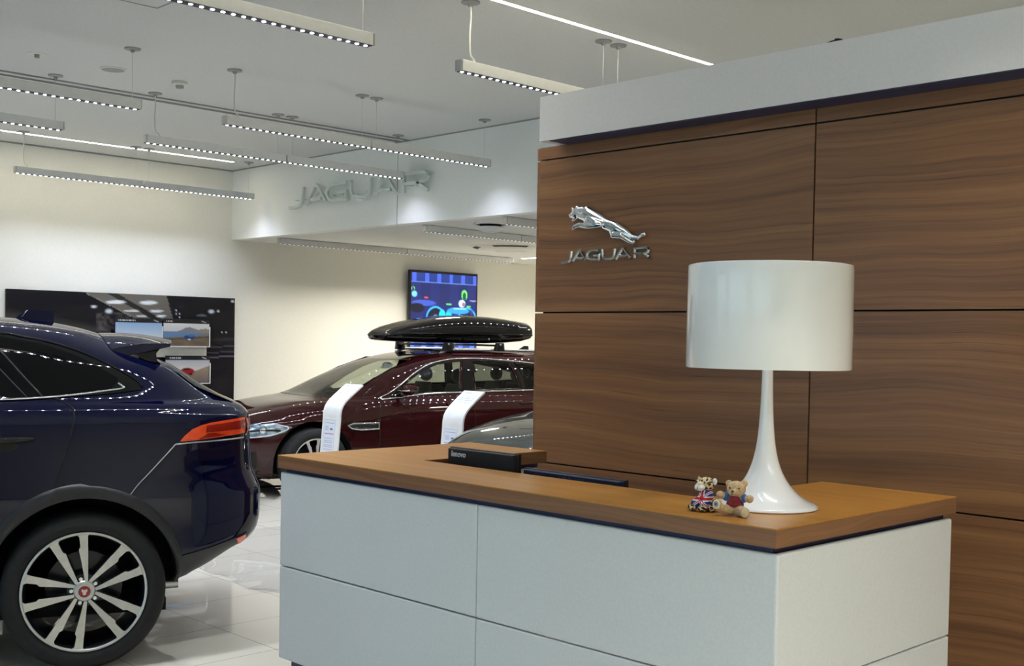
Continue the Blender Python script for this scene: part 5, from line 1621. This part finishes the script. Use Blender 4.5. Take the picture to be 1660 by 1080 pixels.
def flag_shirt():
    """white, blue and red crossing stripes, in the shirt's own coordinates (metres)"""
    m = mat('flag_shirt', (1, 1, 1, 1), 0.85)
    tc = nd(m, 'ShaderNodeTexCoord'); s_ = nd(m, 'ShaderNodeSeparateXYZ'); lk(m, tc.outputs['Object'], s_.inputs[0])
    M = lambda op, a, b=None: (lambda n: (lk(m, a, n.inputs[0]) if hasattr(a, 'node') else n.inputs.__getitem__(0).__setattr__('default_value', a),
                                          (lk(m, b, n.inputs[1]) if hasattr(b, 'node') else n.inputs.__getitem__(1).__setattr__('default_value', b)) if b is not None else None, n.outputs[0])[2])(nd(m, 'ShaderNodeMath', operation=op))
    X, Z = s_.outputs['X'], s_.outputs['Z']
    zc = M('SUBTRACT', Z, 0.046)
    ax_ = M('ABSOLUTE', X); az = M('ABSOLUTE', zc)
    cross = M('MINIMUM', ax_, az)
    dg_ = M('ABSOLUTE', M('SUBTRACT', ax_, M('MULTIPLY', az, 1.1)))
    red = M('MAXIMUM', M('LESS_THAN', cross, 0.0042), M('LESS_THAN', dg_, 0.0022))
    wht = M('MAXIMUM', M('LESS_THAN', cross, 0.0085), M('LESS_THAN', dg_, 0.0058))
    a = nd(m, 'ShaderNodeMixRGB'); lk(m, wht, a.inputs['Fac']); a.inputs[1].default_value = srgb(40, 58, 140); a.inputs[2].default_value = srgb(226, 226, 232)
    b = nd(m, 'ShaderNodeMixRGB'); lk(m, red, b.inputs['Fac']); lk(m, a.outputs[0], b.inputs[1]); b.inputs[2].default_value = srgb(196, 34, 44)
    lk(m, b.outputs[0], pb(m).inputs['Base Color'])
    return m


flag = flag_shirt()


def plush(name, blobs, m, root, vox=0.0022, rough=0.0016, tubes=()):
    mb = MB()
    for b in blobs:
        mb.ball(b[:3], b[3], 18, 12)
    for pts, r in tubes:
        mb.tube(pts, r, 12)
        for p, q in ((pts[0], r if not isinstance(r, list) else r[0]), (pts[-1], r if not isinstance(r, list) else r[-1])): mb.ball(p, q, 12, 8)
    o = mb.build(name, m, root, smooth=True)
    md = o.modifiers.new('remesh', 'REMESH'); md.mode = 'VOXEL'; md.voxel_size = vox; md.use_smooth_shade = True
    md = o.modifiers.new('smooth', 'SMOOTH'); md.iterations = 3
    if rough:
        t = bpy.data.textures.get('fuzz') or bpy.data.textures.new('fuzz', 'CLOUDS')
        t.noise_scale = 0.004
        md = o.modifiers.new('fuzz', 'DISPLACE'); md.texture = t; md.strength = rough * 2; md.mid_level = 0.5
    return o


k_ = 0.3735e-3
bear = empty('teddy_bear', (-2.172, 3.150, HT), math.radians(26)); bear.scale = (0.86, 0.86, 0.86)
tag(bear, 'tan teddy bear in a red shirt leaning at the lamp base', 'soft toy')
# origin under the body; +x to the bear's picture right, -y towards its front
body = plush('bear_body', [(0, 0.004, 0.042, (0.030, 0.027, 0.036)), (0.004, 0.0, 0.100, (0.036, 0.031, 0.031)), (0.0, -0.022, 0.091, (0.019, 0.016, 0.015)),
                           (-0.024, 0.0, 0.120, (0.013, 0.008, 0.013)), (0.033, 0.002, 0.122, (0.014, 0.008, 0.014)),
                           (-0.053, -0.018, 0.078, 0.0145), (0.056, -0.014, 0.068, 0.0155),
                           (-0.057, -0.044, 0.044, (0.018, 0.011, 0.021)), (0.044, -0.050, 0.020, (0.019, 0.011, 0.021))], bear_fur, bear,
             tubes=[([(-0.022, 0, 0.066), (-0.052, -0.016, 0.076)], [0.015, 0.012]), ([(0.022, 0, 0.066), (0.054, -0.012, 0.068)], [0.015, 0.012]),
                    ([(-0.014, -0.005, 0.022), (-0.036, -0.026, 0.024), (-0.053, -0.038, 0.034)], [0.022, 0.019, 0.017]), ([(0.014, -0.005, 0.022), (0.030, -0.026, 0.021), (0.042, -0.043, 0.020)], [0.022, 0.020, 0.018])])
plush('shirt', [(0, 0.003, 0.054, (0.0325, 0.0295, 0.030)), (0, 0.002, 0.042, (0.034, 0.031, 0.016))], shirt_red, bear, rough=0.0004)
plush('sleeve', [(-0.033, -0.006, 0.071, (0.0155, 0.0165, 0.0165))], sleeve_blue, bear, rough=0.0004)
plush('sleeve', [(0.034, -0.005, 0.068, (0.0135, 0.0165, 0.0175))], sleeve_blue, bear, rough=0.0004)
MB().ball((-0.004, -0.040, 0.0955), (0.0055, 0.004, 0.0045), 12, 8).build('nose', bead, bear, smooth=True)
for x in (-0.016, 0.018): MB().ball((x, -0.0265, 0.106), 0.0036, 10, 8).build('eye', bead, bear, smooth=True)
MB().tube([(-0.004, -0.0395, 0.092), (-0.0035, -0.0385, 0.086), (-0.009, -0.036, 0.0825)], 0.0008, 6).build('mouth', bead, bear)
for (x, z, y) in ((-0.060, 0.045, -0.0545), (0.0465, 0.020, -0.0605)):
    MB().ball((x, y, z), (0.0145, 0.0022, 0.0175), 18, 10).build('foot_pad', pad_cream, bear, smooth=True)
fp = MB(); fp.ball((-0.062, -0.0568, 0.047), (0.0085, 0.0012, 0.0095), 18, 8); fp.build('foot_badge', sleeve_blue, bear, smooth=True)
MB().lathe([(0.0052, -0.0006), (0.0062, -0.0012), (0.0062, 0.0006)], (-0.062, -0.0582, 0.047), 20, 'y').build('badge_ring', white_plush, bear)

leo = empty('leopard_toy', (-2.292, 3.150, HT), math.radians(8)); leo.scale = (0.95, 0.95, 0.95)
tag(leo, 'spotted leopard soft toy in a red, white and blue flag shirt', 'soft toy')
plush('toy_body', [(0.004, 0.004, 0.095, (0.029, 0.027, 0.025)), (0.008, 0.012, 0.030, (0.027, 0.030, 0.030)), (-0.034, -0.024, 0.013, (0.017, 0.021, 0.013)), (0.008, -0.028, 0.013, (0.017, 0.020, 0.013)), (0.030, 0.002, 0.012, (0.014, 0.022, 0.012))], leo_fur, leo, rough=0.0008)
plush('shirt', [(0.004, 0.004, 0.052, (0.0275, 0.024, 0.030)), (0.006, 0.008, 0.030, (0.029, 0.027, 0.018))], flag, leo, rough=0.0, tubes=[([(-0.010, -0.008, 0.045), (-0.026, -0.018, 0.026)], [0.013, 0.0165]), ([(0.012, -0.010, 0.048), (0.011, -0.022, 0.026)], [0.013, 0.0165])])
plush('muzzle', [(-0.008, -0.021, 0.086, (0.020, 0.013, 0.014)), (-0.016, -0.026, 0.083, (0.010, 0.009, 0.009)), (0.0, -0.028, 0.083, (0.010, 0.009, 0.009))], white_plush, leo, rough=0.0004)
plush('nose_bridge', [(-0.007, -0.022, 0.096, (0.013, 0.010, 0.010))], cream_muzzle, leo, rough=0.0004)
for x, z, m_ in ((-0.022, 0.110, leo_fur), (0.036, 0.106, white_plush)):
    e = plush('ear', [(x, 0.004, z, (0.009, 0.006, 0.013))], m_, leo, rough=0.0004)
for x, y, z in ((-0.020, -0.019, 0.104), (0.013, -0.022, 0.104)):
    e = MB().ball((x, y, z), (0.0052, 0.004, 0.0056), 12, 8).build('eye', white_plush, leo, smooth=True)
    MB().ball((x - 0.0005, y - 0.003, z), (0.0036, 0.0026, 0.0042), 10, 8).build('pupil', bead, e, smooth=True)
MB().tube([(-0.008, -0.0375, 0.089), (-0.0082, -0.0375, 0.080), (-0.015, -0.035, 0.077)], 0.0007, 6).build('mouth', bead, leo)
MB().tube([(0.026, 0.03, 0.012), (0.045, 0.03, 0.012), (0.050, 0.016, 0.012), (0.046, 0.004, 0.012)], 0.007, 10).build('tail', leo_fur, leo, smooth=True)
